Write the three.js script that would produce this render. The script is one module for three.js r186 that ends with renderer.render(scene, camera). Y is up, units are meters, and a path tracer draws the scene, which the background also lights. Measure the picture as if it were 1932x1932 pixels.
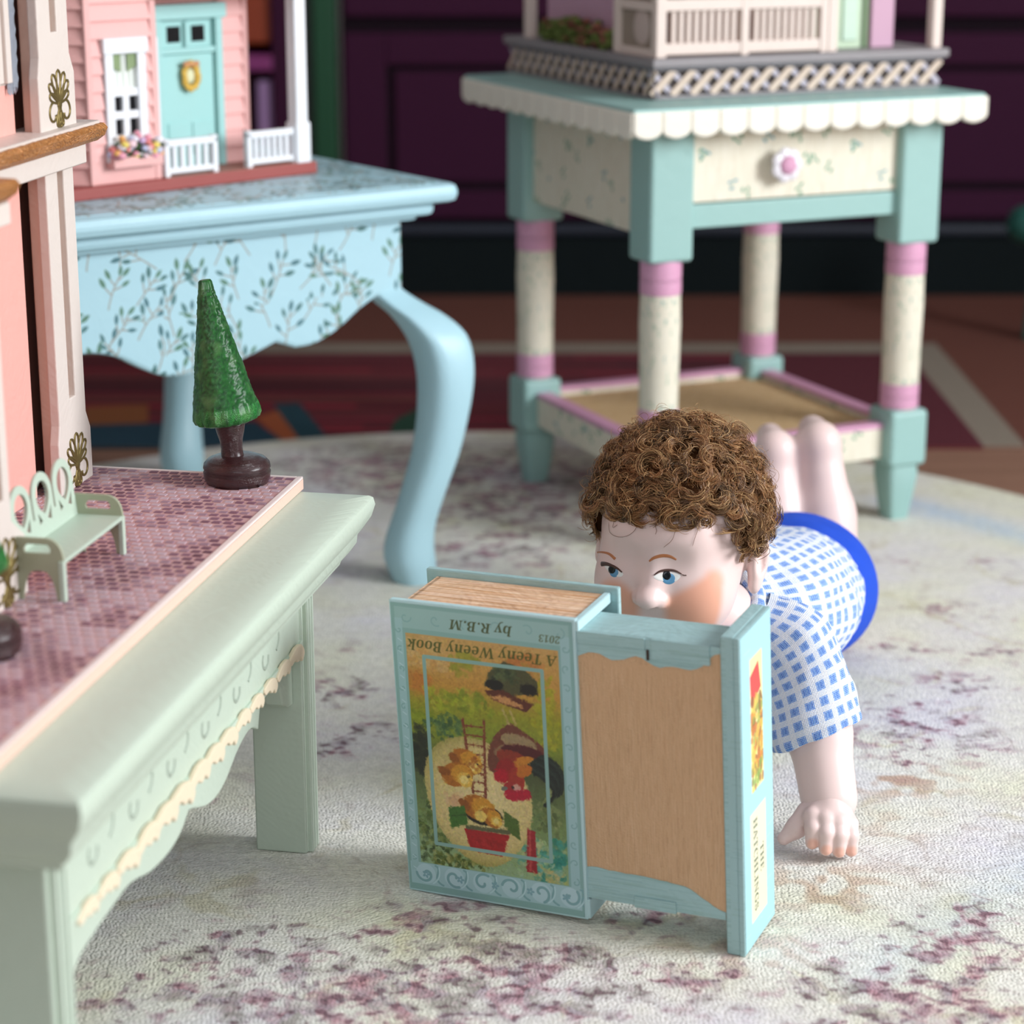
import * as THREE from 'three';
import { RoundedBoxGeometry } from 'three/addons/geometries/RoundedBoxGeometry.js';
import { mergeGeometries, mergeVertices, toCreasedNormals } from 'three/addons/utils/BufferGeometryUtils.js';
import { ImprovedNoise } from 'three/addons/math/ImprovedNoise.js';
import { RectAreaLightUniformsLib } from 'three/addons/lights/RectAreaLightUniformsLib.js';

// A doll's-house scene. It is built at the size the toys stand for (twelve times the miniature), so a child is a child and a table a table.
const scene = new THREE.Scene();
const FPX = 4250, HALF = 966, TILT = THREE.MathUtils.degToRad(16), EYE = 1.158;
const camera = new THREE.PerspectiveCamera(THREE.MathUtils.radToDeg(2 * Math.atan(HALF / FPX)), 1, 0.1, 60);
camera.position.set(0, EYE, 0);
camera.rotation.set(-TILT, 0, 0);
camera.focus = 2.70;
camera.userData.fStop = 3.0;
camera.updateMatrixWorld();
const renderer = new THREE.WebGLRenderer({ antialias: true });
renderer.toneMapping = THREE.LinearToneMapping;
renderer.toneMappingExposure = 0.90;
renderer.shadowMap.enabled = true;
scene.background = new THREE.Color(0.75, 0.86, 1.0);
RectAreaLightUniformsLib.init();
// daylight from an unseen window on the right; behind the camera an added fill light
const dayLight = new THREE.RectAreaLight(new THREE.Color(0.945, 0.975, 1.0), 28.0, 2.0, 1.7);
dayLight.position.set(3.9, 2.05, -1.6); dayLight.rotation.set(0, Math.PI / 2, 0); dayLight.name = 'unseen_window_daylight'; scene.add(dayLight);
const rearFill = new THREE.RectAreaLight(new THREE.Color(0.90, 0.95, 1.0), 2.4, 3.0, 2.2);
rearFill.position.set(0.6, 2.6, 3.3); rearFill.rotation.set(0, 0, 0); rearFill.name = 'added_rear_fill'; scene.add(rearFill);

// ---------- helpers ----------
const V = (x, y, z) => new THREE.Vector3(x, y, z);
const rngOf = (s) => () => { s |= 0; s = (s + 0x6d2b79f5) | 0; let t = Math.imul(s ^ (s >>> 15), 1 | s); t = (t + Math.imul(t ^ (t >>> 7), 61 | t)) ^ t; return ((t ^ (t >>> 14)) >>> 0) / 4294967296; };
const R = rngOf(20411);
const rr = (a, b) => a + (b - a) * R();
const inoise = new ImprovedNoise();
const noise = (x, y, z) => inoise.noise(x + 37.2, y + 11.7, z + 5.3);
const lerp = (a, b, t) => a + (b - a) * t, clamp = (x, a = 0, b = 1) => Math.min(b, Math.max(a, x));
const smooth = (a, b, x) => { const t = clamp((x - a) / (b - a)); return t * t * (3 - 2 * t); };
// a point of the place from the photograph's measurement: pixel (u, v) at distance t along the view axis
function at(u, v, t) { const s = Math.sin(TILT), c = Math.cos(TILT), a = (u - HALF) / FPX, b = -(v - HALF) / FPX; return V(a * t, EYE + t * (-s + b * c), t * (-c - b * s)); }
function ground(u, v, h = 0) { const d = at(u, v, 1); return at(u, v, (h - EYE) / (d.y - EYE)); }

const taken = {};
function numbered(n) { const k = taken[n] = (taken[n] ?? -1) + 1; return k ? n + '_' + String(k).padStart(3, '0') : n; }
function tag(o, label, category, group) { o.userData = { ...o.userData, label, category }; if (group) o.userData.group = group; return o; }
function thing(name, label, category, pos = [0, 0, 0], turnDeg = 0, group) {
  const o = new THREE.Group(); o.name = numbered(name); scene.add(o);
  o.position.set(...pos); o.rotation.y = THREE.MathUtils.degToRad(turnDeg);
  return tag(o, label, category, group);
}
function part(name, geo, mat, parent, label) {
  const m = new THREE.Mesh(geo, mat); m.name = name; m.castShadow = m.receiveShadow = true; parent.add(m);
  if (label) m.userData.label = label;
  return m;
}
function solo(name, geo, mat, label, category, group) { const m = part(numbered(name), geo, mat, scene); return tag(m, label, category, group); }
function struct(name, geo, mat) { const m = part(name, geo, mat, scene); m.userData.kind = 'structure'; return m; }
function stuff(m) { m.userData.kind = 'stuff'; return m; }

function uvMetres(g) {   // box mapping in metres
  g = g.index ? g.toNonIndexed() : g;
  const p = g.attributes.position, n = g.attributes.normal, uv = new Float32Array(p.count * 2);
  for (let i = 0; i < p.count; i++) {
    const ax = Math.abs(n.getX(i)), ay = Math.abs(n.getY(i)), az = Math.abs(n.getZ(i));
    if (ax > ay && ax > az) { uv[2 * i] = p.getZ(i); uv[2 * i + 1] = p.getY(i); }
    else if (ay > az) { uv[2 * i] = p.getX(i); uv[2 * i + 1] = p.getZ(i); }
    else { uv[2 * i] = p.getX(i); uv[2 * i + 1] = p.getY(i); }
  }
  g.setAttribute('uv', new THREE.BufferAttribute(uv, 2));
  return g;
}
function bx(x0, x1, y0, y1, z0, z1, r = 0.002, seg = 2) {
  const w = x1 - x0, h = y1 - y0, d = z1 - z0; r = Math.min(r, w * 0.45, h * 0.45, d * 0.45);
  const g = r > 0 ? new RoundedBoxGeometry(w, h, d, seg, r) : new THREE.BoxGeometry(w, h, d);
  g.translate((x0 + x1) / 2, (y0 + y1) / 2, (z0 + z1) / 2);
  return uvMetres(g);
}
function bar(a, b, w, d, r = 0.001) {   // a squared bar from a to b
  const L = a.distanceTo(b), g = bx(-w / 2, w / 2, 0, L, -d / 2, d / 2, r, 1);
  g.applyQuaternion(new THREE.Quaternion().setFromUnitVectors(V(0, 1, 0), b.clone().sub(a).normalize())); g.translate(a.x, a.y, a.z); return g;
}
function merge(list) { return mergeGeometries(list.map((g) => { g = g.index ? g.toNonIndexed() : g; for (const k of Object.keys(g.attributes)) if (!['position', 'normal', 'uv', 'color'].includes(k)) g.deleteAttribute(k); return g; })); }
function ext(pts, depth, bevel = 0, holes = [], steps = 1) {   // outline in x,y extruded along +z
  const s = pts instanceof THREE.Shape ? pts : new THREE.Shape(pts.map((p) => new THREE.Vector2(p[0], p[1])));
  for (const h of holes) s.holes.push(h instanceof THREE.Path ? h : new THREE.Path(h.map((p) => new THREE.Vector2(p[0], p[1]))));
  const g = new THREE.ExtrudeGeometry(s, { depth: depth - 2 * bevel, bevelEnabled: bevel > 0, bevelSize: bevel, bevelThickness: bevel, bevelOffset: -bevel, bevelSegments: 2, curveSegments: 10, steps });
  if (bevel) g.translate(0, 0, bevel);
  return g;
}
function splinePts(pts, n) { return new THREE.SplineCurve(pts.map((p) => new THREE.Vector2(p[0], p[1]))).getPoints(n).map((p) => [p.x, p.y]); }
function lathe(pts, seg = 32) { return new THREE.LatheGeometry(pts.map((p) => new THREE.Vector2(p[0], p[1])), seg); }
function tube(pts, r, seg = 24, rad = 6, closed = false) { return new THREE.TubeGeometry(new THREE.CatmullRomCurve3(pts, closed), seg, r, rad, closed); }
function grid(nu, nv, f, closeU = false) {   // f(u, v) -> {p, uv?}; smooth surface from a grid
  const pos = [], uv = [], idx = [];
  for (let j = 0; j <= nv; j++) for (let i = 0; i <= nu; i++) { const q = f(i / nu, j / nv); pos.push(q.x, q.y, q.z); uv.push(q.u ?? i / nu, q.v ?? j / nv); }
  for (let j = 0; j < nv; j++) for (let i = 0; i < nu; i++) { const a = j * (nu + 1) + i, b = a + 1, c = a + nu + 1, d = c + 1; idx.push(a, b, d, a, d, c); }
  const g = new THREE.BufferGeometry();
  g.setAttribute('position', new THREE.Float32BufferAttribute(pos, 3)); g.setAttribute('uv', new THREE.Float32BufferAttribute(uv, 2)); g.setIndex(idx); g.computeVertexNormals();
  if (closeU) { const n = g.attributes.normal; for (let j = 0; j <= nv; j++) { const a = j * (nu + 1), b = a + nu, q = V(n.getX(a) + n.getX(b), n.getY(a) + n.getY(b), n.getZ(a) + n.getZ(b)).normalize(); n.setXYZ(a, q.x, q.y, q.z); n.setXYZ(b, q.x, q.y, q.z); } }
  return g;
}
// loft of rings: each section {c, a, b, ra, rb, e?}: centre, two axes, two radii, squareness
function loft(secs, n = 28, cap = true, uScale = 0, vScale = 0) {
  const rings = secs.length, per = secs.map((s) => Math.PI * (s.ra + s.rb)); let run = 0; const vs = [0];
  for (let i = 1; i < rings; i++) vs.push(run += secs[i].c.distanceTo(secs[i - 1].c));
  const g = grid(n, rings - 1, (u, v) => {
    const i = Math.round(v * (rings - 1)), s = secs[i], t = u * 2 * Math.PI, e = s.e ?? 1, cx = Math.cos(t), sy = Math.sin(t);
    const px = Math.sign(cx) * Math.pow(Math.abs(cx), e) * s.ra, py = Math.sign(sy) * Math.pow(Math.abs(sy), e) * s.rb;
    const q = s.c.clone().addScaledVector(s.a, px).addScaledVector(s.b, py);
    return { x: q.x, y: q.y, z: q.z, u: uScale ? u * per[Math.floor(rings / 2)] * uScale : u, v: vScale ? vs[i] * vScale : v };
  }, true);
  if (!cap) return g;
  const caps = [];
  for (const [i, flip] of [[0, 1], [rings - 1, 0]]) {
    const s = secs[i], p = g.attributes.position, pos = [s.c.x, s.c.y, s.c.z], idx = [], uv = [0, 0];
    for (let k = 0; k <= n; k++) { const q = i * (n + 1) + k; pos.push(p.getX(q), p.getY(q), p.getZ(q)); uv.push(0, 0); }
    for (let k = 1; k <= n; k++) flip ? idx.push(0, k + 1, k) : idx.push(0, k, k + 1);
    const c = new THREE.BufferGeometry(); c.setAttribute('position', new THREE.Float32BufferAttribute(pos, 3)); c.setAttribute('uv', new THREE.Float32BufferAttribute(uv, 2)); c.setIndex(idx); c.computeVertexNormals(); caps.push(c);
  }
  return merge([g, ...caps]);
}
// naive surface nets over a signed distance field
function nets(sdf, lo, hi, cell) {
  const n = [0, 1, 2].map((k) => Math.ceil((hi[k] - lo[k]) / cell) + 1), [nx, ny, nz] = n, f = new Float32Array(nx * ny * nz);
  for (let k = 0, q = 0; k < nz; k++) for (let j = 0; j < ny; j++) for (let i = 0; i < nx; i++) f[q++] = sdf(lo[0] + i * cell, lo[1] + j * cell, lo[2] + k * cell);
  const id = new Int32Array(nx * ny * nz).fill(-1), pos = [], idx = [], st = [1, nx, nx * ny];
  for (let k = 0; k < nz - 1; k++) for (let j = 0; j < ny - 1; j++) for (let i = 0; i < nx - 1; i++) {
    const q = i + nx * (j + ny * k); let m = 0;
    const c = [f[q], f[q + 1], f[q + nx], f[q + nx + 1], f[q + st[2]], f[q + 1 + st[2]], f[q + nx + st[2]], f[q + nx + 1 + st[2]]];
    for (let b = 0; b < 8; b++) if (c[b] < 0) m |= 1 << b;
    if (m === 0 || m === 255) continue;
    let sx = 0, sy = 0, sz = 0, cnt = 0;
    for (let b = 0; b < 8; b++) for (let ax = 0; ax < 3; ax++) { const e = b | (1 << ax); if (e === b) continue; if ((c[b] < 0) !== (c[e] < 0)) { const t = c[b] / (c[b] - c[e]); sx += (b & 1) + (ax === 0 ? t : 0); sy += ((b >> 1) & 1) + (ax === 1 ? t : 0); sz += ((b >> 2) & 1) + (ax === 2 ? t : 0); cnt++; } }
    id[q] = pos.length / 3; pos.push(lo[0] + (i + sx / cnt) * cell, lo[1] + (j + sy / cnt) * cell, lo[2] + (k + sz / cnt) * cell);
  }
  for (let k = 1; k < nz - 1; k++) for (let j = 1; j < ny - 1; j++) for (let i = 1; i < nx - 1; i++) {
    const q = i + nx * (j + ny * k);
    for (let ax = 0; ax < 3; ax++) {
      const s = f[q] < 0, e = f[q + st[ax]] < 0; if (s === e) continue;
      const u = st[(ax + 1) % 3], v = st[(ax + 2) % 3], a = id[q], b = id[q - u], c = id[q - u - v], d = id[q - v];
      if (a < 0 || b < 0 || c < 0 || d < 0) continue;
      s ? idx.push(a, b, c, a, c, d) : idx.push(a, c, b, a, d, c);
    }
  }
  const g = new THREE.BufferGeometry(), nor = new Float32Array(pos.length), h = cell * 0.6;
  for (let i = 0; i < pos.length; i += 3) {
    const [x, y, z] = [pos[i], pos[i + 1], pos[i + 2]], d = V(sdf(x + h, y, z) - sdf(x - h, y, z), sdf(x, y + h, z) - sdf(x, y - h, z), sdf(x, y, z + h) - sdf(x, y, z - h)).normalize();
    nor[i] = d.x; nor[i + 1] = d.y; nor[i + 2] = d.z;
  }
  g.setAttribute('position', new THREE.Float32BufferAttribute(pos, 3)); g.setAttribute('normal', new THREE.BufferAttribute(nor, 3)); g.setIndex(idx);
  g.setAttribute('uv', new THREE.Float32BufferAttribute(new Float32Array(pos.length / 3 * 2), 2));
  return g;
}
const smin = (a, b, k) => { const h = clamp(0.5 + 0.5 * (b - a) / k); return b + (a - b) * h - k * h * (1 - h); };
function cap(a, b, ra, rb) { const bx_ = b.x - a.x, by = b.y - a.y, bz = b.z - a.z, l2 = bx_ * bx_ + by * by + bz * bz; return (x, y, z) => { const px = x - a.x, py = y - a.y, pz = z - a.z, t = clamp((px * bx_ + py * by + pz * bz) / l2), dx = px - bx_ * t, dy = py - by * t, dz = pz - bz * t; return Math.sqrt(dx * dx + dy * dy + dz * dz) - (ra + (rb - ra) * t); }; }
function ell(c, r) { return (x, y, z) => { const a = (x - c.x) / r.x, b = (y - c.y) / r.y, d = (z - c.z) / r.z, k0 = Math.sqrt(a * a + b * b + d * d), a2 = a / r.x, b2 = b / r.y, d2 = d / r.z, k1 = Math.sqrt(a2 * a2 + b2 * b2 + d2 * d2); return k1 < 1e-9 ? -Math.min(r.x, r.y, r.z) : k0 * (k0 - 1) / k1; }; }

// ---------- textures and materials ----------
function canvasTex(w, h, draw, opt = {}) {
  const c = document.createElement('canvas'); c.width = w; c.height = h; draw(c.getContext('2d'), w, h);
  const t = new THREE.CanvasTexture(c); t.colorSpace = opt.data ? THREE.NoColorSpace : THREE.SRGBColorSpace; t.wrapS = t.wrapT = THREE.RepeatWrapping; t.magFilter = THREE.LinearFilter;
  if (opt.size) t.repeat.set(1 / opt.size[0], 1 / opt.size[1]);
  return t;
}
function dataTex(n, fn, size) {   // grey relief, n x n, tiled every `size` metres
  const d = new Uint8Array(n * n * 4);
  for (let j = 0; j < n; j++) for (let i = 0; i < n; i++) { const v = clamp(fn(i / n, j / n)) * 255, q = 4 * (j * n + i); d[q] = d[q + 1] = d[q + 2] = v; d[q + 3] = 255; }
  const t = new THREE.DataTexture(d, n, n); t.wrapS = t.wrapT = THREE.RepeatWrapping; t.magFilter = THREE.LinearFilter; t.needsUpdate = true; t.repeat.set(1 / size, 1 / size); return t;
}
const tileNoise = (u, v, f, s) => { const a = u * 2 * Math.PI, b = v * 2 * Math.PI, r = f / 6.283; return noise(Math.cos(a) * r + s, Math.sin(a) * r + Math.cos(b) * r * 1.3, Math.sin(b) * r - s); };
const brushBump = dataTex(256, (u, v) => 0.5 + 0.3 * tileNoise(u, v * 0.999, 10, 3) + 0.25 * tileNoise(u, v, 38, 9), 0.25);
const fineBump = dataTex(256, (u, v) => 0.5 + 0.5 * tileNoise(u, v, 60, 1), 0.12);
function mat(color, roughness = 0.6, o = {}) { return new THREE.MeshPhysicalMaterial({ color, roughness, ...o }); }
const paint = (color, roughness = 0.5, bump = 0.0006) => mat(color, roughness, { bumpMap: brushBump, bumpScale: bump });
// ---------- the room ----------
const wallPaint = mat('#d6d6d6', 0.9), woodTrim = mat('#ece8e0', 0.5);
const floorGrain = canvasTex(1024, 1024, (c, w, h) => {
  c.fillStyle = '#8f6b58'; c.fillRect(0, 0, w, h);
  for (let i = 0; i < 2600; i++) { const y = R() * h, x = R() * w; c.fillStyle = `rgba(${R() < 0.5 ? '60,34,24' : '190,150,125'},${0.05 + 0.09 * R()})`; c.fillRect(x, y, 60 + 260 * R(), 1 + 2 * R()); }
}, { size: [1.6, 1.6] });
struct('floor', bx(-6, 4.2, -0.16, -0.014, -9.2, 3.6, 0), mat('#ffffff', 0.55, { map: floorGrain }));
struct('ceiling', bx(-6.2, 4.2, 4.4, 4.6, -9.2, 3.6, 0), mat('#ecedee', 0.95));
struct('wall_back', bx(-6.2, 4.2, -0.16, 4.4, -9.4, -9.2, 0), wallPaint);
struct('wall_left', bx(-6.2, -6.0, -0.16, 4.4, -9.2, 3.6, 0), wallPaint);
function wallWithWindow(name, axis, at0, at1, a0, a1, w0, w1, h0, h1) {   // a wall of four pieces round one opening
  const b = (p, q, y0, y1) => axis === 'x' ? bx(at0, at1, y0, y1, p, q, 0) : bx(p, q, y0, y1, at0, at1, 0);
  struct(name, merge([b(a0, w0, -0.16, 4.4), b(w1, a1, -0.16, 4.4), b(w0, w1, -0.16, h0), b(w0, w1, h1, 4.4)]), wallPaint);
}
wallWithWindow('wall_right', 'x', 4.0, 4.2, -9.2, 3.6, -2.65, -0.55, 1.15, 2.95);
wallWithWindow('wall_front', 'z', 3.4, 3.6, -6.0, 4.0, -0.9, 2.1, 1.5, 3.7);  // opening behind the camera is added to go with the fill light
const glass = mat('#ffffff', 0.02, { transmission: 1, thickness: 0, ior: 1.5 });
function roomWindow(n, axis, p, w0, w1, h0, h1) {
  const g = new THREE.Group(); g.name = 'window_' + n; g.userData.kind = 'structure'; scene.add(g);
  const b = (a, c, y0, y1, t) => axis === 'x' ? bx(p - t, p + t, y0, y1, a, c, 0.004, 1) : bx(a, c, y0, y1, p - t, p + t, 0.004, 1);
  const mid = (w0 + w1) / 2;
  part('window_frame', merge([b(w0, w1, h0, h0 + 0.07, 0.04), b(w0, w1, h1 - 0.07, h1, 0.04), b(w0, w0 + 0.07, h0, h1, 0.04), b(w1 - 0.07, w1, h0, h1, 0.04), b(mid - 0.03, mid + 0.03, h0, h1, 0.035)]), woodTrim, g);
  part('pane', b(w0 + 0.07, mid - 0.03, h0 + 0.07, h1 - 0.07, 0.003), glass, g); part('pane', b(mid + 0.03, w1 - 0.07, h0 + 0.07, h1 - 0.07, 0.003), glass, g);
}
roomWindow(1, 'x', 4.1, -2.65, -0.55, 1.15, 2.95);  // out of view, placed to light the right-hand faces
roomWindow(2, 'z', 3.5, -0.9, 2.1, 1.5, 3.7);  // added window behind the camera, set round the fill light

// ---------- carpet on the floor and the round rug that lies on its edge ----------
const CX0 = -2.6, CX1 = 2.4, CZ0 = -6.28, CZ1 = -4.56;
const carpetTex = canvasTex(2048, 1024, (c, w, h) => {
  const X = (x) => (x - CX0) / (CX1 - CX0) * w, Z = (z) => (z - CZ0) / (CZ1 - CZ0) * h;
  const rect = (x0, x1, z0, z1, f) => { c.fillStyle = f; c.fillRect(X(x0), Z(z0), X(x1) - X(x0), Z(z1) - Z(z0)); };
  rect(CX0, CX1, CZ0, CZ1, '#653527');
  rect(CX0, 1.075, -5.62, CZ1, '#857a6c'); rect(CX0, 0.985, -5.5, CZ1, '#520d1e');
  for (let i = 0; i < 40; i++) { const z = rr(-5.5, CZ1); rect(CX0, rr(-0.4, 0.6), z, z + rr(0.01, 0.05), ['rgba(170,32,52,.55)', 'rgba(60,12,24,.6)', 'rgba(120,70,60,.3)', 'rgba(105,25,30,.5)'][i % 4]); }
  rect(CX0, -0.2, -5.02, -4.98, 'rgba(120,60,50,.8)'); 
  const poly = (pts, f) => { c.fillStyle = f; c.beginPath(); pts.forEach(([u, v], i) => { const p = ground(u, v, -0.01); i ? c.lineTo(X(p.x), Z(p.z)) : c.moveTo(X(p.x), Z(p.z)); }); c.fill(); };
  poly([[100, 805], [480, 798], [545, 840], [560, 900], [100, 900]], '#0d3a4c');
  poly([[480, 790], [530, 775], [575, 830], [540, 840]], '#a5532a'); poly([[160, 770], [280, 765], [280, 800], [160, 805]], '#8a4f25');
  poly([[515, 765], [565, 763], [620, 830], [570, 838]], '#0d3d4a'); poly([[730, 830], [745, 795], [790, 772], [850, 775], [850, 840]], '#123f2c');
  for (let i = 0; i < 5000; i++) { c.fillStyle = `rgba(${R() < 0.5 ? '0,0,0' : '255,220,200'},.05)`; c.fillRect(R() * w, R() * h, 12 * R(), 1.5); }
});
{
  const pts = [[CX0, CZ0], [CX1, CZ0], [CX1, CZ1]]; const cut = []; for (let k = 0; k <= 40; k++) { const x = lerp(1.1, -1.2, k / 40), q = (x + 0.05) / 1.4635; if (Math.abs(q) < 1) { const z = -2.9 - 1.7735 * Math.sqrt(1 - q * q); if (z < CZ1) cut.push([x, z]); } } pts.push([cut[0][0] + 0.004, CZ1], ...cut, [cut[cut.length - 1][0] - 0.004, CZ1], [CX0, CZ1]);
  const top = ext(pts.map(([x, z]) => [x, -z]).reverse(), 0.007, 0.001); top.rotateX(-Math.PI / 2); top.translate(0, -0.014, 0);
  const p = top.attributes.position, uv = top.attributes.uv;
  for (let i = 0; i < p.count; i++) uv.setXY(i, (p.getX(i) - CX0) / (CX1 - CX0), 1 - (p.getZ(i) - CZ0) / (CZ1 - CZ0));
  solo('carpet', top, mat('#ffffff', 0.95, { map: carpetTex, bumpMap: fineBump, bumpScale: 0.002 }), 'dark red patterned carpet with a grey stripe border under the cabinet', 'carpet');
}
const RUGC = [-0.05, -2.9], RUGX = 1.46, RUGZ = 1.77;   // an oval rug
const RU = { x0: -1.0, x1: 1.1, z0: -4.75, z1: -2.05, n: 2048 };
const rugTex = (() => {   // the faded floral print, computed thread by thread
  const n = RU.n, d = new Uint8Array(n * n * 4), K = n / 8, dens = new Float32Array((K + 1) * (K + 1)), warm = new Float32Array((K + 1) * (K + 1)), sky = new Float32Array((K + 1) * (K + 1));
  const spots = [[600, 1850, 0.11, 1], [430, 1790, 0.06, 0.7], [1000, 1880, 0.10, 1], [720, 1910, 0.09, 0.9], [830, 1740, 0.06, 0.75], [1240, 1730, 0.04, 0.8], [1060, 1800, 0.05, 0.5], [1640, 1870, 0.08, 0.9], [1850, 1770, 0.08, 1.1], [1760, 1910, 0.06, 0.9], [300, 1880, 0.06, 0.7], [1330, 1850, 0.05, 0.55],
    [1720, 1345, 0.06, 0.9], [1790, 1400, 0.06, 0.8], [1660, 1390, 0.04, 0.6], [1820, 1290, 0.05, 0.9], [1650, 1225, 0.035, 0.8], [1880, 1230, 0.04, 0.6], [1690, 1440, 0.035, 0.5], [640, 1300, 0.05, 1], [690, 1380, 0.05, 0.9], [610, 1410, 0.035, 0.7], [660, 1220, 0.03, 0.4], [560, 1080, 0.05, 0.6], [900, 880, 0.17, 1.0], [1000, 960, 0.16, 1.0], [700, 900, 0.14, 0.7], [930, 1040, 0.11, 0.8], [640, 870, 0.12, 0.7], [1090, 900, 0.12, 0.8], [1790, 1150, 0.05, 0.6], [1880, 1065, 0.05, 0.5], [1740, 1230, 0.05, 0.4], [1850, 1180, 0.04, 0.4], [1700, 1060, 0.04, 0.3], [360, 1500, 0.05, 0.4], [480, 1880, 0.05, 0.7]].map(([u, v, r, w]) => { const p = ground(u, v); return [p.x, p.z, r, w]; });
  const warms = [[1680, 1470, 0.06, 1], [1560, 1670, 0.06, 0.8], [1400, 1800, 0.06, 0.5], [1700, 1560, 0.05, 0.4]].map(([u, v, r, w]) => { const p = ground(u, v); return [p.x, p.z, r, w]; });
  const bands = [[1690, 945, 1932, 1010, 0.045, 0.8], [1640, 1850, 1932, 1650, 0.05, 0.38]].map(([a, b, c, e, r, w]) => [ground(a, b), ground(c, e), r, w]);
  for (let j = 0; j <= K; j++) for (let i = 0; i <= K; i++) {
    const x = lerp(RU.x0, RU.x1, i / K), z = lerp(RU.z0, RU.z1, j / K), q = j * (K + 1) + i;
    for (const [a, b, r, w] of spots) dens[q] += w * Math.exp(-(((x - a) / (1.3 * r)) ** 2 + ((z - b) / r) ** 2));
    for (const [a, b, r, w] of warms) warm[q] += w * Math.exp(-(((x - a) / (1.3 * r)) ** 2 + ((z - b) / r) ** 2));
    for (const [p, e, r, w] of bands) { const t = clamp(((x - p.x) * (e.x - p.x) + (z - p.z) * (e.z - p.z)) / ((e.x - p.x) ** 2 + (e.z - p.z) ** 2), 0, 1.6), g = Math.hypot(x - lerp(p.x, e.x, t), z - lerp(p.z, e.z, t)) / r; sky[q] += w * Math.exp(-g * g); }
  }
  const bil = (f, u, v) => { const a = u * K, b = v * K, i = Math.min(K - 1, a | 0), j = Math.min(K - 1, b | 0), s = a - i, t = b - j, q = j * (K + 1) + i; return (f[q] * (1 - s) + f[q + 1] * s) * (1 - t) + (f[q + K + 1] * (1 - s) + f[q + K + 2] * s) * t; };
  const mix = (c, r, g, b, k) => { c[0] += (r - c[0]) * k; c[1] += (g - c[1]) * k; c[2] += (b - c[2]) * k; };
  const c = [0, 0, 0];
  for (let j = 0; j < n; j++) for (let i = 0; i < n; i++) {
    const u = i / n, v = j / n, x = lerp(RU.x0, RU.x1, u), z = lerp(RU.z0, RU.z1, v);
    const n1 = noise(x * 5.5, 1, z * 5.5), n2 = noise(x * 14, 7, z * 14), n3 = noise(x * 38, 3, z * 38), n4 = noise(x * 95, 9, z * 95), fib = noise(x * 330 + z * 120, 5, z * 420 - x * 60);
    c[0] = 222; c[1] = 220; c[2] = 210;
    mix(c, 222, 222, 192, clamp(0.9 * n1 + 0.5 * n2)); mix(c, 218, 214, 224, clamp(-1.1 * n1 + 0.3 * n3)); mix(c, 206, 200, 192, clamp(0.8 * n2 + 0.6 * n3 - 0.2));
    // curling leaf lines in ochre and grey
    const l1 = Math.abs(noise(x * 4.2 + 9, 2, z * 4.2) + 0.08 * n3), l2 = Math.abs(noise(x * 6.5, 12, z * 6.5 + 4) + 0.06 * n3);
    mix(c, 176, 164, 122, 0.30 * (1 - smooth(0.006, 0.05, l1)) * smooth(-0.3, 0.3, n2)); mix(c, 168, 152, 140, 0.22 * (1 - smooth(0.006, 0.04, l2)) * smooth(-0.3, 0.3, n3));
    const sk = bil(sky, u, v); mix(c, 178, 200, 222, clamp(sk * (0.75 + 0.4 * n3)));
    const w = bil(warm, u, v); mix(c, 178, 138, 110, clamp(w * smooth(-0.12, 0.4, n3 + 0.5 * n2)) * 0.7);
    const de = Math.min(1.25, bil(dens, u, v)) + 0.07, bl = n3 * 0.9 + n4 * 0.55 + n2 * 0.35, k = de > 0.08 ? smooth(0.36 - 0.62 * de, 1.15 - 0.42 * de, bl + 0.16) * clamp(de * 1.5) : 0;
    if (k > 0) { const h = noise(x * 24 + 50, 4, z * 24), g = noise(x * 60 + 10, 8, z * 60); if (h > 0.05) mix(c, 150 + 30 * g, 106, 120, 0.75 * k); else if (h > -0.26) mix(c, 140, 124, 132 + 16 * g, 0.7 * k); else mix(c, 126, 118, 112, 0.68 * k); mix(c, 88, 60, 70, 0.62 * k * smooth(0.18, 0.45, n4 + 0.4 * g)); mix(c, 214, 178, 190, 0.45 * smooth(0.12, 0.4, -n4) * k); }
    const f = 1 + 0.10 * fib + 0.06 * n4, q = 4 * (j * n + i);
    d[q] = clamp(c[0] * f, 0, 255); d[q + 1] = clamp(c[1] * f, 0, 255); d[q + 2] = clamp(c[2] * f, 0, 255); d[q + 3] = 255;
  }
  const t = new THREE.DataTexture(d, n, n); t.colorSpace = THREE.SRGBColorSpace; t.wrapS = t.wrapT = THREE.MirroredRepeatWrapping; t.magFilter = THREE.LinearFilter; t.needsUpdate = true; return t;
})();
const weaveBump = dataTex(512, (u, v) => { const w = 0.012 * tileNoise(u, v, 20, 7), s = 84, p = (u + w) * s, q = (v + w * 0.7) * s, i = Math.floor(p), j = Math.floor(q), fu = p - i, fv = q - j, over = (i + j) % 2; return 0.25 + (over ? Math.sin(fu * Math.PI) * (0.5 + 0.5 * Math.sin(fv * Math.PI)) : Math.sin(fv * Math.PI) * (0.5 + 0.5 * Math.sin(fu * Math.PI))) * (0.30 + 0.14 * Math.sin(i * 12.9 + j * 78.2)) + 0.42 * tileNoise(u, v, 120, 3); }, 0.42);
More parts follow.
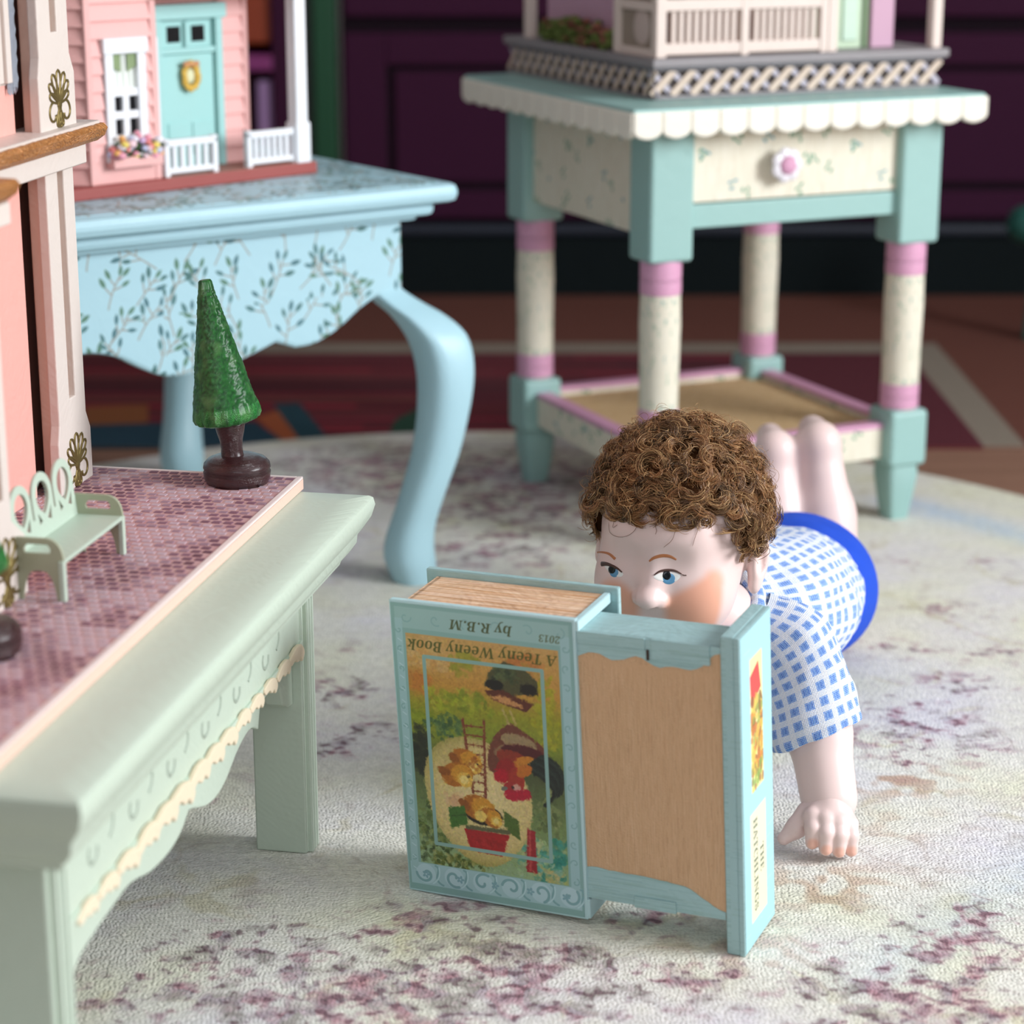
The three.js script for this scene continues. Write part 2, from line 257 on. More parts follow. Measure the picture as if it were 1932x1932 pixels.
{
  const n = 160, prof = [[0, -0.014], [0.997, -0.014], [1, -0.009], [1, -0.004], [0.9975, -0.0008], [0.992, 0], [0.5, 0], [0, 0]];
  const g = lathe(prof, n); g.scale(RUGX, 1, RUGZ); g.translate(RUGC[0], 0, RUGC[1]); g.computeVertexNormals();
  const p = g.attributes.position, uv = g.attributes.uv;
  for (let i = 0; i < p.count; i++) uv.setXY(i, (p.getX(i) - RU.x0) / (RU.x1 - RU.x0), (p.getZ(i) - RU.z0) / (RU.z1 - RU.z0));
  const wb = weaveBump.clone(); wb.repeat.set((RU.x1 - RU.x0) / 0.42, (RU.z1 - RU.z0) / 0.42); wb.needsUpdate = true;
  solo('rug', g, mat('#ffffff', 0.92, { map: rugTex, bumpMap: wb, bumpScale: 0.0022, sheen: 0.2, sheenRoughness: 0.6, sheenColor: new THREE.Color('#ffffff') }), 'oval cream floral rug with faded purple blossoms under the doll and tables', 'rug');
}
// ---------- plum cabinets along the back ----------
const plum = mat('#37102c', 0.75, { specularIntensity: 0.35 }), plumDark = mat('#180a15', 0.8, { specularIntensity: 0.3 }), tealBlack = mat('#0c1517', 0.8, { specularIntensity: 0.3 });
{
  const z = -6.3, c = thing('cabinet', 'dark plum panelled cabinet on a blackish plinth behind both tables', 'cabinet', [0, -0.014, 0]);
  part('body', bx(-0.47, 2.3, 0.19, 2.2, z - 0.7, z - 0.03, 0.004), plumDark, c);
  part('plinth', bx(-0.455, 2.29, 0, 0.17, z - 0.66, z - 0.012, 0.004), tealBlack, c);
  part('moulding', bx(-0.475, 2.31, 0.172, 0.205, z - 0.68, z + 0.005, 0.012), mat('#1b2230', 0.5), c);
  for (const [x0, x1] of [[-0.462, 0.89], [0.905, 2.29]]) {
    const d = part('door', bx(x0, x1, 0.22, 0.735, z - 0.045, z - 0.02, 0.002), plumDark, c), s = 0.115;
    part('stile', bx(x0, x0 + s, 0.222, 0.733, z - 0.02, z, 0.006), plum, d); part('stile', bx(x1 - s, x1, 0.222, 0.733, z - 0.02, z, 0.006), plum, d);
    part('rail', bx(x0 + s, x1 - s, 0.645, 0.733, z - 0.02, z - 0.001, 0.006), plum, d); part('rail', bx(x0 + s, x1 - s, 0.222, 0.30, z - 0.02, z - 0.001, 0.006), plum, d);
    part('panel', bx(x0 + s + 0.022, x1 - s - 0.02, 0.322, 0.628, z - 0.02, z - 0.008, 0.008), plum, d);
    part('drawer', bx(x0, x1, 0.775, 1.05, z - 0.045, z - 0.002, 0.008), plum, c);
  }
  const p = thing('corner_post', 'dark green square post beside the plum cabinet', 'post', [0, -0.014, 0]);
  part('post', bx(-0.545, -0.483, 0, 2.2, z - 0.08, z + 0.02, 0.006), mat('#0a4427', 0.5), p);
  part('post_side', bx(-0.60, -0.548, 0, 2.2, z - 0.1, z - 0.03, 0.004), mat('#33403a', 0.5), p);
  part('foot', bx(-0.605, -0.478, 0, 0.12, z - 0.1, z + 0.03, 0.006), mat('#0a2a1c', 0.5), p);
  const b = thing('bookcase', 'plum bookcase with an orange upper shelf seen through the pink porch', 'bookcase', [0, -0.014, 0]);
  const mOr = mat('#8a3414', 0.5);
  part('back', bx(-1.9, -0.62, 0, 2.2, z - 0.5, z - 0.45, 0), mat('#5d1446', 0.5), b);
  part('side', bx(-0.66, -0.615, 0, 2.2, z - 0.45, z, 0.004), plum, b); part('side', bx(-1.9, -1.85, 0, 2.2, z - 0.45, z, 0.004), plum, b);
  part('shelf', bx(-1.85, -0.66, 0.63, 0.672, z - 0.45, z, 0.004), mat('#82306c', 0.45), b); part('shelf', bx(-1.85, -0.66, 0.70, 0.83, z - 0.45, z - 0.02, 0.01), mOr, b, 'orange brown shelf board');
  part('plinth', bx(-1.9, -0.615, 0, 0.17, z - 0.46, z - 0.01, 0.004), tealBlack, b);
  part('slat', bx(-0.705, -0.665, 0.17, 0.60, z - 0.1, z - 0.02, 0.004), mat('#9a78a4', 0.5), b, 'lilac slat');
}
{
  const c = at(1966, 470, 5.7), q = thing('stool', 'rounded teal stool at the right edge before the cabinet', 'stool', [c.x, -0.007, c.z]), m = mat('#2a665c', 0.45);
  part('seat', lathe([[0, 0.25], [0.06, 0.25], [0.085, 0.262], [0.092, 0.29], [0.085, 0.325], [0.06, 0.34], [0, 0.342]], 32), m, q);
  for (let i = 0; i < 4; i++) { const a = 0.78 + i * Math.PI / 2; part('leg', loft([0, 1, 2, 3].map((k) => ({ c: V(Math.cos(a) * (0.012 + k * 0.006), 0.26 - k * 0.0867, Math.sin(a) * (0.012 + k * 0.006)), a: V(1, 0, 0), b: V(0, 0, 1), ra: 0.012 - k * 0.001, rb: 0.012 - k * 0.001 })), 12), m, q); }
}
// ---------- pale green table (left foreground) ----------
const GT = [-0.172, 0, -2.611], GD = -11.2;   // its far right top corner, and how far it is turned
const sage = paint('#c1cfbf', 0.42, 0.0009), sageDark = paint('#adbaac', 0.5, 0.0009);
{
  const t = thing('console_table', 'pale sage green console table with a carved apron carrying the peach dollhouse', 'table', GT, GD);
  const W = 0.62, L = 0.936, y1 = 0.43;
  // moulded top: profile carried round the four edges (offset inwards, height)
  const prof = [[0.03, 0], [0.0, 0.0], [-0.004, -0.003], [-0.006, -0.012], [-0.002, -0.026], [0.006, -0.038], [0.012, -0.046], [0.013, -0.056], [0.02, -0.066], [0.028, -0.074], [0.03, -0.08], [0.06, -0.08]];
  const corners = [[0, 0, 1, -1], [0, L, 1, 1], [-W, L, -1, 1], [-W, 0, -1, -1]];
  const sides = [];
  for (let k = 0; k < 4; k++) {
    const A = corners[k], B = corners[(k + 1) % 4];
    sides.push(grid(1, prof.length - 1, (u, v) => { const q = prof[Math.round(v * (prof.length - 1))], C = u < 0.5 ? A : B; return { x: C[0] - C[2] * q[0], y: y1 + q[1], z: C[1] - C[3] * q[0], u: C[1], v: q[1] }; }));
  }
  const topG = merge([...sides.map((g) => { const ng = g.toNonIndexed(); ng.computeVertexNormals(); return toCreasedNormals(ng, 0.7); }), bx(-W + 0.03, -0.03, y1 - 0.03, y1, 0.03, L - 0.03, 0)]);
  sage.side = THREE.DoubleSide;
  part('tabletop', topG, sage, t);
  // legs: long flat posts, fluted on the right side
  const leg = (z0, z1, x0, x1) => {
    const l = part('leg', merge([bx(x0, x1 - 0.006, 0.0, y1 - 0.08, z0, z1, 0.003),
      ...[0, 1, 2].map((k) => { const a = z0 + 0.004 + k * (z1 - z0 - 0.008) / 3 + 0.001, b = a + (z1 - z0 - 0.008) / 3 - 0.003; return bx(x1 - 0.0085, x1, 0.0, y1 - 0.085, a, b, 0.0025); })]), sage, t);
    return l;
  };
  leg(0.062, 0.1, -0.124, -0.053); leg(L - 0.105, L - 0.064, -0.15, -0.053); leg(0.062, 0.1, -W + 0.055, -W + 0.124); leg(L - 0.105, L - 0.064, -W + 0.055, -W + 0.15);
  // carved apron board with lobed lower edge
  const lobe = splinePts([[0.83, 0.15], [0.79, 0.196], [0.745, 0.207], [0.70, 0.211], [0.645, 0.2135], [0.59, 0.2005], [0.535, 0.1975], [0.50, 0.2035], [0.475, 0.2165]], 24);
  const lobe2 = splinePts([[0.465, 0.2145], [0.41, 0.1965], [0.36, 0.1985], [0.31, 0.218], [0.265, 0.2255], [0.235, 0.214]], 18);
  const out = [[0.10, 0.352], [0.835, 0.352], ...lobe, ...lobe2, [0.225, 0.2395], [0.185, 0.243], [0.165, 0.232], [0.148, 0.231], [0.14, 0.208], [0.118, 0.196], [0.10, 0.194]];
  const apron = ext(out.map(([z, h]) => [-z, h]), 0.022, 0.002); apron.rotateY(Math.PI / 2); apron.translate(-0.094, 0, 0);
  part('apron', uvMetres(apron), sage, t);
  const face = ext([[-0.10, 0.352], [-0.835, 0.352], [-0.835, 0.258], [-0.80, 0.256], [-0.10, 0.272]], 0.010, 0.002); face.rotateY(Math.PI / 2); face.translate(-0.071, 0, 0);
  part('apron_face', uvMetres(face), sage, t);
  // row of small gilded cream leaves along the apron's lower edge
  const trim = part('leaf_trim', ext([[-0.10, 0.276], [-0.835, 0.262], [-0.835, 0.255], [-0.10, 0.269]], 0.008, 0.001).rotateY(Math.PI / 2).translate(-0.0655, 0, 0), sage, t), cream = paint('#e6d6bb', 0.55);
  const lf = ext(new THREE.Shape(splinePts([[0, 0.012], [0.022, 0.008], [0.034, -0.006], [0.024, -0.0155], [0.017, -0.008], [0.006, -0.010], [-0.004, -0.003], [-0.022, -0.004], [-0.027, 0.006], [0, 0.012]], 26).map((p) => new THREE.Vector2(...p))), 0.006, 0.0015); lf.rotateY(Math.PI / 2);
  for (let k = 0; k < 14; k++) { const z = 0.135 + k * 0.0505, m = part('leaf', lf, cream, trim); m.position.set(-0.060, 0.2685 - (z - 0.1) * 0.019, z); m.rotation.x = 0.05 + 0.10 * Math.sin(k * 2.1); m.scale.setScalar(0.95 + 0.15 * Math.sin(k * 5.7)); }
  // low carved swags on the apron face
  for (let k = 0; k < 6; k++) { const z0 = 0.20 + k * 0.105; for (const [dz, dy, r, a0, a1] of [[0, 0, 0.016, 0.4, 4.4], [0.036, -0.012, 0.011, 3.0, 7.0], [0.052, 0.012, 0.007, 1, 4.6]]) { const pts = [0, 1, 2, 3, 4, 5].map((i) => { const a = lerp(a0, a1, i / 5); return V(-0.0622, 0.312 + dy + r * Math.sin(a), z0 + dz + r * Math.cos(a)); }); part('carving', tube(pts, 0.0026, 20, 6), sage, t); } }
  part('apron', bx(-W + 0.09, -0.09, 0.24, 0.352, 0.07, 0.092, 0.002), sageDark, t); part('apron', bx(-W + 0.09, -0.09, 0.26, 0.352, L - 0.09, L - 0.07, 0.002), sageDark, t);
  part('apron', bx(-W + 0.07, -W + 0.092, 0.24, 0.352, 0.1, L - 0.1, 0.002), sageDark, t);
}

// ---------- blue table with painted leaf sprays ----------
const BT = [-0.088, 0, -3.615], BD = 36;
const blueCol = '#aed4df';
function sprayTex(dense) {
  return canvasTex(1024, 1024, (c, w, h) => {
    c.fillStyle = blueCol; c.fillRect(0, 0, w, h);
    const px = w / 0.5;   // the tile is half a metre wide
    const sprig = (x, y, a, l) => {
      c.save(); c.translate(x, y); c.rotate(a); c.lineCap = 'round';
      const bend = rr(-0.25, 0.25) * l, q = (t) => [bend * t * t, -l * t];
      c.strokeStyle = '#9c9c94'; c.lineWidth = 0.0024 * px; c.beginPath(); c.moveTo(0, 0); for (let k = 1; k <= 8; k++) c.lineTo(...q(k / 8)); c.stroke();
      const leaf = (x0, y0, b, s) => { c.save(); c.translate(x0, y0); c.rotate(b); c.fillStyle = ['#44706f', '#517c7e', '#57806c', '#48747c'][Math.floor(R() * 4)]; c.beginPath(); c.moveTo(0, 0); c.quadraticCurveTo(0.0072 * px * s, -0.008 * px * s, 0, -0.0185 * px * s); c.quadraticCurveTo(-0.0072 * px * s, -0.008 * px * s, 0, 0); c.fill(); c.restore(); };
      for (let k = 0; k < 5; k++) {
        const t = 0.42 + k * 0.145, [x0, y0] = q(Math.min(t, 1)), sd = k % 2 ? 1 : -1, b = k === 4 ? 0 : sd * rr(0.65, 1.1), sl = k === 4 ? 0 : 0.012 * px * rr(0.8, 1.4);
        const x1 = x0 + Math.sin(b) * sl, y1 = y0 - Math.cos(b) * sl; if (k < 4) { c.beginPath(); c.moveTo(x0, y0); c.lineTo(x1, y1); c.stroke(); }
        leaf(x1, y1, b * 0.8, rr(0.85, 1.15));
      }
      c.restore();
    };
    for (let j = 0; j < dense; j++) for (let i = 0; i < dense; i++) { const x = (i + 0.5 * (j % 2) + rr(0.1, 0.4)) * w / dense, y = (j + rr(0.5, 0.8)) * h / dense, a = rr(-0.95, 0.95), l = 0.062 * px * rr(0.8, 1.15); sprig(x, y, a, l); if (x > w * 0.9) sprig(x - w, y, a, l); if (x < w * 0.1) sprig(x + w, y, a, l); if (y < h * 0.12) sprig(x, y + h, a, l); }
  }, { size: [0.5, 0.5] });
}
const blueSpray = mat('#ffffff', 0.42, { map: sprayTex(9), bumpMap: brushBump, bumpScale: 0.0005 }), bluePaint = paint(blueCol, 0.42, 0.0005);
const blueTopSpray = mat('#ffffff', 0.42, { map: sprayTex(10) });
{
  const t = thing('side_table', 'light blue table with painted leaf sprays and curved legs under the pink clapboard house', 'table', BT, BD);
  const W = 1.05, D = 0.93, y1 = 0.67;
  const rim = (x0, x1, z0, z1, r) => { const s = new THREE.Shape(); s.moveTo(x0 + r, z0); s.lineTo(x1 - r, z0); s.absarc(x1 - r, z0 + r, r, -Math.PI / 2, 0); s.lineTo(x1, z1 - r); s.absarc(x1 - r, z1 - r, r, 0, Math.PI / 2); s.lineTo(x0 + r, z1); s.absarc(x0 + r, z1 - r, r, Math.PI / 2, Math.PI); s.lineTo(x0, z0 + r); s.absarc(x0 + r, z0 + r, r, Math.PI, 1.5 * Math.PI); return s; };
  const slab = (o, a, b, bev) => { const g = ext(rim(-W + o, -o, o, D - o, 0.02), b - a, bev); g.rotateX(-Math.PI / 2); g.translate(0, a, 0); return uvMetres(g); };   // z of the shape becomes -z
  part('tabletop', slab(-0.006, y1 - 0.030, y1, 0.012), bluePaint, t);
  const inlay = part('painted_surface', slab(0.018, y1 - 0.003, y1 + 0.0012, 0.0005), blueTopSpray, t); inlay.userData.label = 'leaf sprays painted on the top';
  part('moulding', slab(0.022, y1 - 0.052, y1 - 0.028, 0.009), bluePaint, t);
  part('moulding', slab(0.042, y1 - 0.060, y1 - 0.05, 0.003), bluePaint, t);
  // apron: scalloped board at the front, the same at the right side
  const curve = splinePts([[-0.118, 0.487], [-0.15, 0.470], [-0.19, 0.443], [-0.23, 0.426], [-0.268, 0.4225]], 22);
  const curve2 = splinePts([[-0.305, 0.4355], [-0.345, 0.422], [-0.39, 0.409], [-0.445, 0.4035], [-0.50, 0.4065], [-0.54, 0.4235], [-0.58, 0.446], [-0.62, 0.4565], [-0.66, 0.4565]], 34);
  const half = [[-0.066, 0.612], [-0.066, 0.47], [-0.095, 0.472], ...curve, [-0.29, 0.4305], ...curve2];
  const o2 = half.concat(half.slice(2).reverse().map(([x, y]) => [-1.05 - (x + 0.0), y]).filter((p) => p[0] < -0.67)); o2.push([-0.984, 0.47], [-0.984, 0.612]);
  const fa = ext(o2, 0.03, 0.006); fa.translate(0, 0, -0.092); part('apron', uvMetres(fa), blueSpray, t);
  const ba = fa.clone(); ba.translate(0, 0, -D + 0.156); part('apron', ba, blueSpray, t);
  const sp = [[-0.066, 0.612], [-0.066, 0.47], [-0.095, 0.475], ...splinePts([[-0.118, 0.49], [-0.2, 0.45], [-0.30, 0.425], [-0.40, 0.435], [-0.465, 0.44], [-0.53, 0.435], [-0.63, 0.425], [-0.73, 0.45], [-0.812, 0.49]], 40), [-0.864, 0.47], [-0.864, 0.612]];
  const sa = ext(sp, 0.03, 0.006); sa.rotateY(-Math.PI / 2);
  // rotated so that the shape's x runs along -z
  const put = (g, x) => { const q = g.clone(); q.computeBoundingBox(); q.translate(x - q.boundingBox.min.x, 0, -q.boundingBox.max.z - 0.066); return uvMetres(q); };
  part('apron', put(sa, -0.096), blueSpray, t); part('apron', put(sa, -W + 0.066), blueSpray, t);
  // cabriole legs
  const ctr = splinePts([[0.0, 0.60], [0.004, 0.54], [0.012, 0.505], [0.038, 0.478], [0.070, 0.452], [0.094, 0.418], [0.104, 0.37], [0.103, 0.31], [0.092, 0.23], [0.072, 0.15], [0.057, 0.09], [0.053, 0.05], [0.057, 0.018], [0.061, 0.0]], 48);
  const rad = (h) => h > 0.5 ? 0.030 : h > 0.40 ? lerp(0.044, 0.030, smooth(0.42, 0.5, h)) : h > 0.12 ? lerp(0.036, 0.044, smooth(0.12, 0.40, h)) : h > 0.035 ? lerp(0.0415, 0.036, smooth(0.035, 0.12, h)) : lerp(0.037, 0.0415, h / 0.035);
  const legAt = (sx, sz) => {
    const dx = sx * Math.SQRT1_2, dz = sz * Math.SQRT1_2, ox = sx > 0 ? -0.108 : -W + 0.108, oz = sz > 0 ? -0.108 : -D + 0.108;
    const secs = ctr.map(([o, h]) => { const r = rad(h); return { c: V(ox + dx * o * 1.25, h, oz + dz * o * 1.25), a: V(1, 0, 0), b: V(0, 0, -1), ra: r, rb: r, e: h > 0.48 ? 0.45 : h > 0.3 ? lerp(0.8, 0.45, smooth(0.3, 0.48, h)) : 0.85 }; });
    part('leg', loft(secs, 32), bluePaint, t);
  };
  legAt(1, 1); legAt(1, -1); legAt(-1, 1); legAt(-1, -1);
}

// ---------- cream and green table with a drawer ----------
const WT = [0.2537, 0, -3.8064], WD = 24.26;
const creamSprig = mat('#ffffff', 0.55, { map: canvasTex(512, 512, (c, w, h) => {
  c.fillStyle = '#e3ddca'; c.fillRect(0, 0, w, h);
  for (let i = 0; i < 500; i++) { c.fillStyle = `rgba(${R() < 0.5 ? '205,196,170' : '242,238,226'},.25)`; c.fillRect(R() * w, R() * h, 3 + 4 * R(), 20 + 60 * R()); }
  for (let i = 0; i < 34; i++) { const x = R() * w, y = R() * h; c.save(); c.translate(x, y); c.rotate(R() * 6.3); c.strokeStyle = '#9db9a0'; c.lineWidth = 2.5; c.beginPath(); c.moveTo(0, 0); c.quadraticCurveTo(10, 8, 30, 0); c.stroke(); c.fillStyle = R() < 0.25 ? '#5f98a4' : '#5b9474'; for (const [a, b] of [[4, 8], [16, -7], [30, 6]]) { c.beginPath(); c.ellipse(a, b, 8, 4.2, 0.8, 0, 7); c.fill(); } c.restore(); }
}, { size: [0.3, 0.3] }) });
const jade = paint('#97bdb8', 0.42), pinkBand = paint('#d79fbd', 0.42), creamPaint = paint('#e8e4d6', 0.45);
{
  const t = thing('drawer_table', 'cream table with jade green corner blocks, scalloped top and a drawer, behind the doll', 'table', WT, WD);
  const w = 0.4965, d = 0.509, TOP = 0.78, x0 = -0.107, x1 = 0.584, z1 = 0.096, z0 = -0.605;
  part('tabletop', bx(x0, x1, TOP - 0.016, TOP, z0, z1, 0.006), jade, t);
  // scalloped edging on four sides: each scallop a piece
  const sc = (n, L) => { const s = L / n, sh = new THREE.Shape(); sh.moveTo(0, 0); sh.lineTo(s, 0); sh.lineTo(s, -0.031); sh.quadraticCurveTo(s * 0.93, -0.040, s * 0.75, -0.042); sh.quadraticCurveTo(s * 0.5, -0.047, s * 0.25, -0.042); sh.quadraticCurveTo(s * 0.07, -0.040, 0, -0.031); return [ext(sh, 0.014, 0.0035), s]; };
  const edge = part('scalloped_edge', bx(x0 + 0.006, x1 - 0.006, TOP - 0.042, TOP - 0.012, z0 + 0.006, z1 - 0.006, 0.003), creamPaint, t);
  const [sf, ws] = sc(13, x1 - x0), [ss, wd] = sc(13, z1 - z0);
  for (let k = 0; k < 13; k++) {
    const a = part('scallop', sf, creamPaint, edge); a.position.set(x0 + k * ws, TOP - 0.006, z1 - 0.010);
    const b = part('scallop', sf, creamPaint, edge); b.position.set(x0 + k * ws, TOP - 0.006, z0 - 0.004);
    const c = part('scallop', ss, creamPaint, edge); c.rotation.y = -Math.PI / 2; c.position.set(x0 + 0.010, TOP - 0.006, z0 + k * wd);
    const e = part('scallop', ss, creamPaint, edge); e.rotation.y = -Math.PI / 2; e.position.set(x1 + 0.004, TOP - 0.006, z0 + k * wd);
  }
  // apron
  part('apron', bx(-0.022, -0.008, 0.552, TOP - 0.02, -d + 0.03, -0.03, 0.002), creamSprig, t); part('apron', bx(w + 0.008, w + 0.022, 0.552, TOP - 0.02, -d + 0.03, -0.03, 0.002), creamSprig, t);
  part('apron', bx(0.03, w - 0.03, 0.552, TOP - 0.02, -d - 0.02, -d - 0.006, 0.002), creamSprig, t);
  part('rail', bx(0.03, w - 0.03, 0.566, 0.607, -0.004, 0.021, 0.003), jade, t); part('rail', bx(0.03, w - 0.03, 0.735, TOP - 0.014, -0.004, 0.012, 0.002), creamPaint, t);
  const dr = part('drawer', bx(0.036, w - 0.036, 0.609, 0.734, -0.02, 0.019, 0.003), creamSprig, t);
  const knob = part('knob', lathe([[0, 0], [0.008, 0], [0.008, 0.012], [0.006, 0.016], [0.012, 0.02], [0, 0.021]], 16).rotateX(Math.PI / 2).translate(0.216, 0.668, 0.019), mat('#e8e4ea', 0.25), dr);
  const petal = new THREE.SphereGeometry(0.0135, 12, 8); petal.scale(1, 1, 0.5);
  // flower-shaped knob: petals merged with the knob, and a pink heart
  knob.geometry = merge([knob.geometry, ...[0, 1, 2, 3, 4, 5, 6].map((k) => petal.clone().translate(0.216 + 0.0175 * Math.cos(k * 0.8976), 0.668 + 0.0175 * Math.sin(k * 0.8976), 0.043))]);
  part('knob_heart', new THREE.SphereGeometry(0.0165, 16, 10).scale(1, 1, 0.55).translate(0.216, 0.668, 0.048), pinkBand, dr);
  // legs
  const legM = (lx, lz) => {
    const l = part('leg', lathe([[0, 0.18], [0.0335, 0.18], [0.0335, 0.235], [0.035, 0.24], [0.034, 0.25], [0.0345, 0.33], [0.036, 0.40], [0.0345, 0.455], [0.033, 0.54], [0, 0.54]], 28).translate(lx, 0, lz), creamSprig, t);
    part('band', lathe([[0.0335, 0.21], [0.0352, 0.212], [0.0352, 0.228], [0.0345, 0.231], [0.0352, 0.234], [0.0352, 0.252], [0.034, 0.255]], 28).translate(lx, 0, lz), pinkBand, l, 'pink painted ring');
    part('band', lathe([[0.034, 0.455], [0.0358, 0.457], [0.0358, 0.478], [0.035, 0.481], [0.0358, 0.484], [0.0358, 0.518], [0.034, 0.52]], 28).translate(lx, 0, lz), pinkBand, l, 'pink painted ring');
    part('block', bx(lx - 0.042, lx + 0.042, 0.513, TOP - 0.014, lz - 0.042, lz + 0.0385, 0.008, 3), jade, l, 'jade green block');
    part('block', bx(lx - 0.04, lx + 0.04, 0.104, 0.209, lz - 0.04, lz + 0.04, 0.010, 3), jade, l, 'jade green block');
    part('foot', loft([[0.108, 0.031], [0.085, 0.033], [0.06, 0.030], [0.0, 0.021]].map(([h, r]) => ({ c: V(lx, h, lz), a: V(1, 0, 0), b: V(0, 0, -1), ra: r, rb: r, e: 0.4 })), 24), jade, l, 'jade green foot');
  };
  legM(0, 0); legM(w, 0); legM(0, -d); legM(w, -d);
  // low shelf: four rails with pink top edges round a woven panel
  const railAt = (a, b, c, e, alongX) => { const r = part('shelf_rail', bx(a, b, 0.118, 0.176, c, e, 0.003), creamSprig, t); part('edge', bx(a - (alongX ? 0 : 0.0015), b + (alongX ? 0 : 0.0015), 0.174, 0.184, c - (alongX ? 0.0015 : 0), e + (alongX ? 0.0015 : 0), 0.003), pinkBand, r, 'pink painted top edge'); };
  railAt(-0.014, 0.014, -d + 0.04, -0.04, false); railAt(w - 0.014, w + 0.014, -d + 0.04, -0.04, false); railAt(0.04, w - 0.04, -0.014, 0.014, true); railAt(0.04, w - 0.04, -d - 0.014, -d + 0.014, true);
  const rush = mat('#ffffff', 0.85, { map: canvasTex(512, 512, (c, W2, H2) => { c.fillStyle = '#d4b283'; c.fillRect(0, 0, W2, H2); for (let i = 0; i < 5000; i++) { c.fillStyle = ['rgba(226,198,150,.35)', 'rgba(140,104,62,.3)', 'rgba(205,160,110,.3)', 'rgba(240,220,190,.25)'][i % 4]; c.fillRect(R() * W2, R() * H2, 4 + 16 * R(), 3); } }, { size: [0.3, 0.3] }), bumpMap: weaveBump, bumpScale: 0.004 });
  part('woven_panel', bx(0.012, w - 0.012, 0.15, 0.166, -d + 0.012, -0.012, 0.002), rush, t);
}
// ---------- peach dollhouse with a brick terrace, on the green table ----------
const HB = 0.43, HT = 0.445;
const peach = paint('#eba99e', 0.6, 0.0012), ivory = paint('#d6cbc3', 0.5, 0.0009), ivoryShade = paint('#c9aa9a', 0.55, 0.0009), brass = mat('#7a6a3e', 0.42, { metalness: 0.7 }), gilt = mat('#ffffff', 0.45, { metalness: 0.25, map: canvasTex(512, 512, (c, w) => { c.fillStyle = '#b07238'; c.fillRect(0, 0, w, w); for (let i = 0; i < 1500; i++) { c.strokeStyle = ['rgba(230,180,120,.5)', 'rgba(130,74,30,.5)', 'rgba(200,140,80,.5)', 'rgba(240,220,195,.35)'][i % 4]; c.lineWidth = 1 + 2 * R(); const x = R() * w, y = R() * w, l = 10 + 26 * R(); c.beginPath(); c.moveTo(x, y); c.lineTo(x + l, y + l * (0.5 + R())); c.stroke(); } }, { size: [0.06, 0.06] }), bumpMap: fineBump, bumpScale: 0.004 });
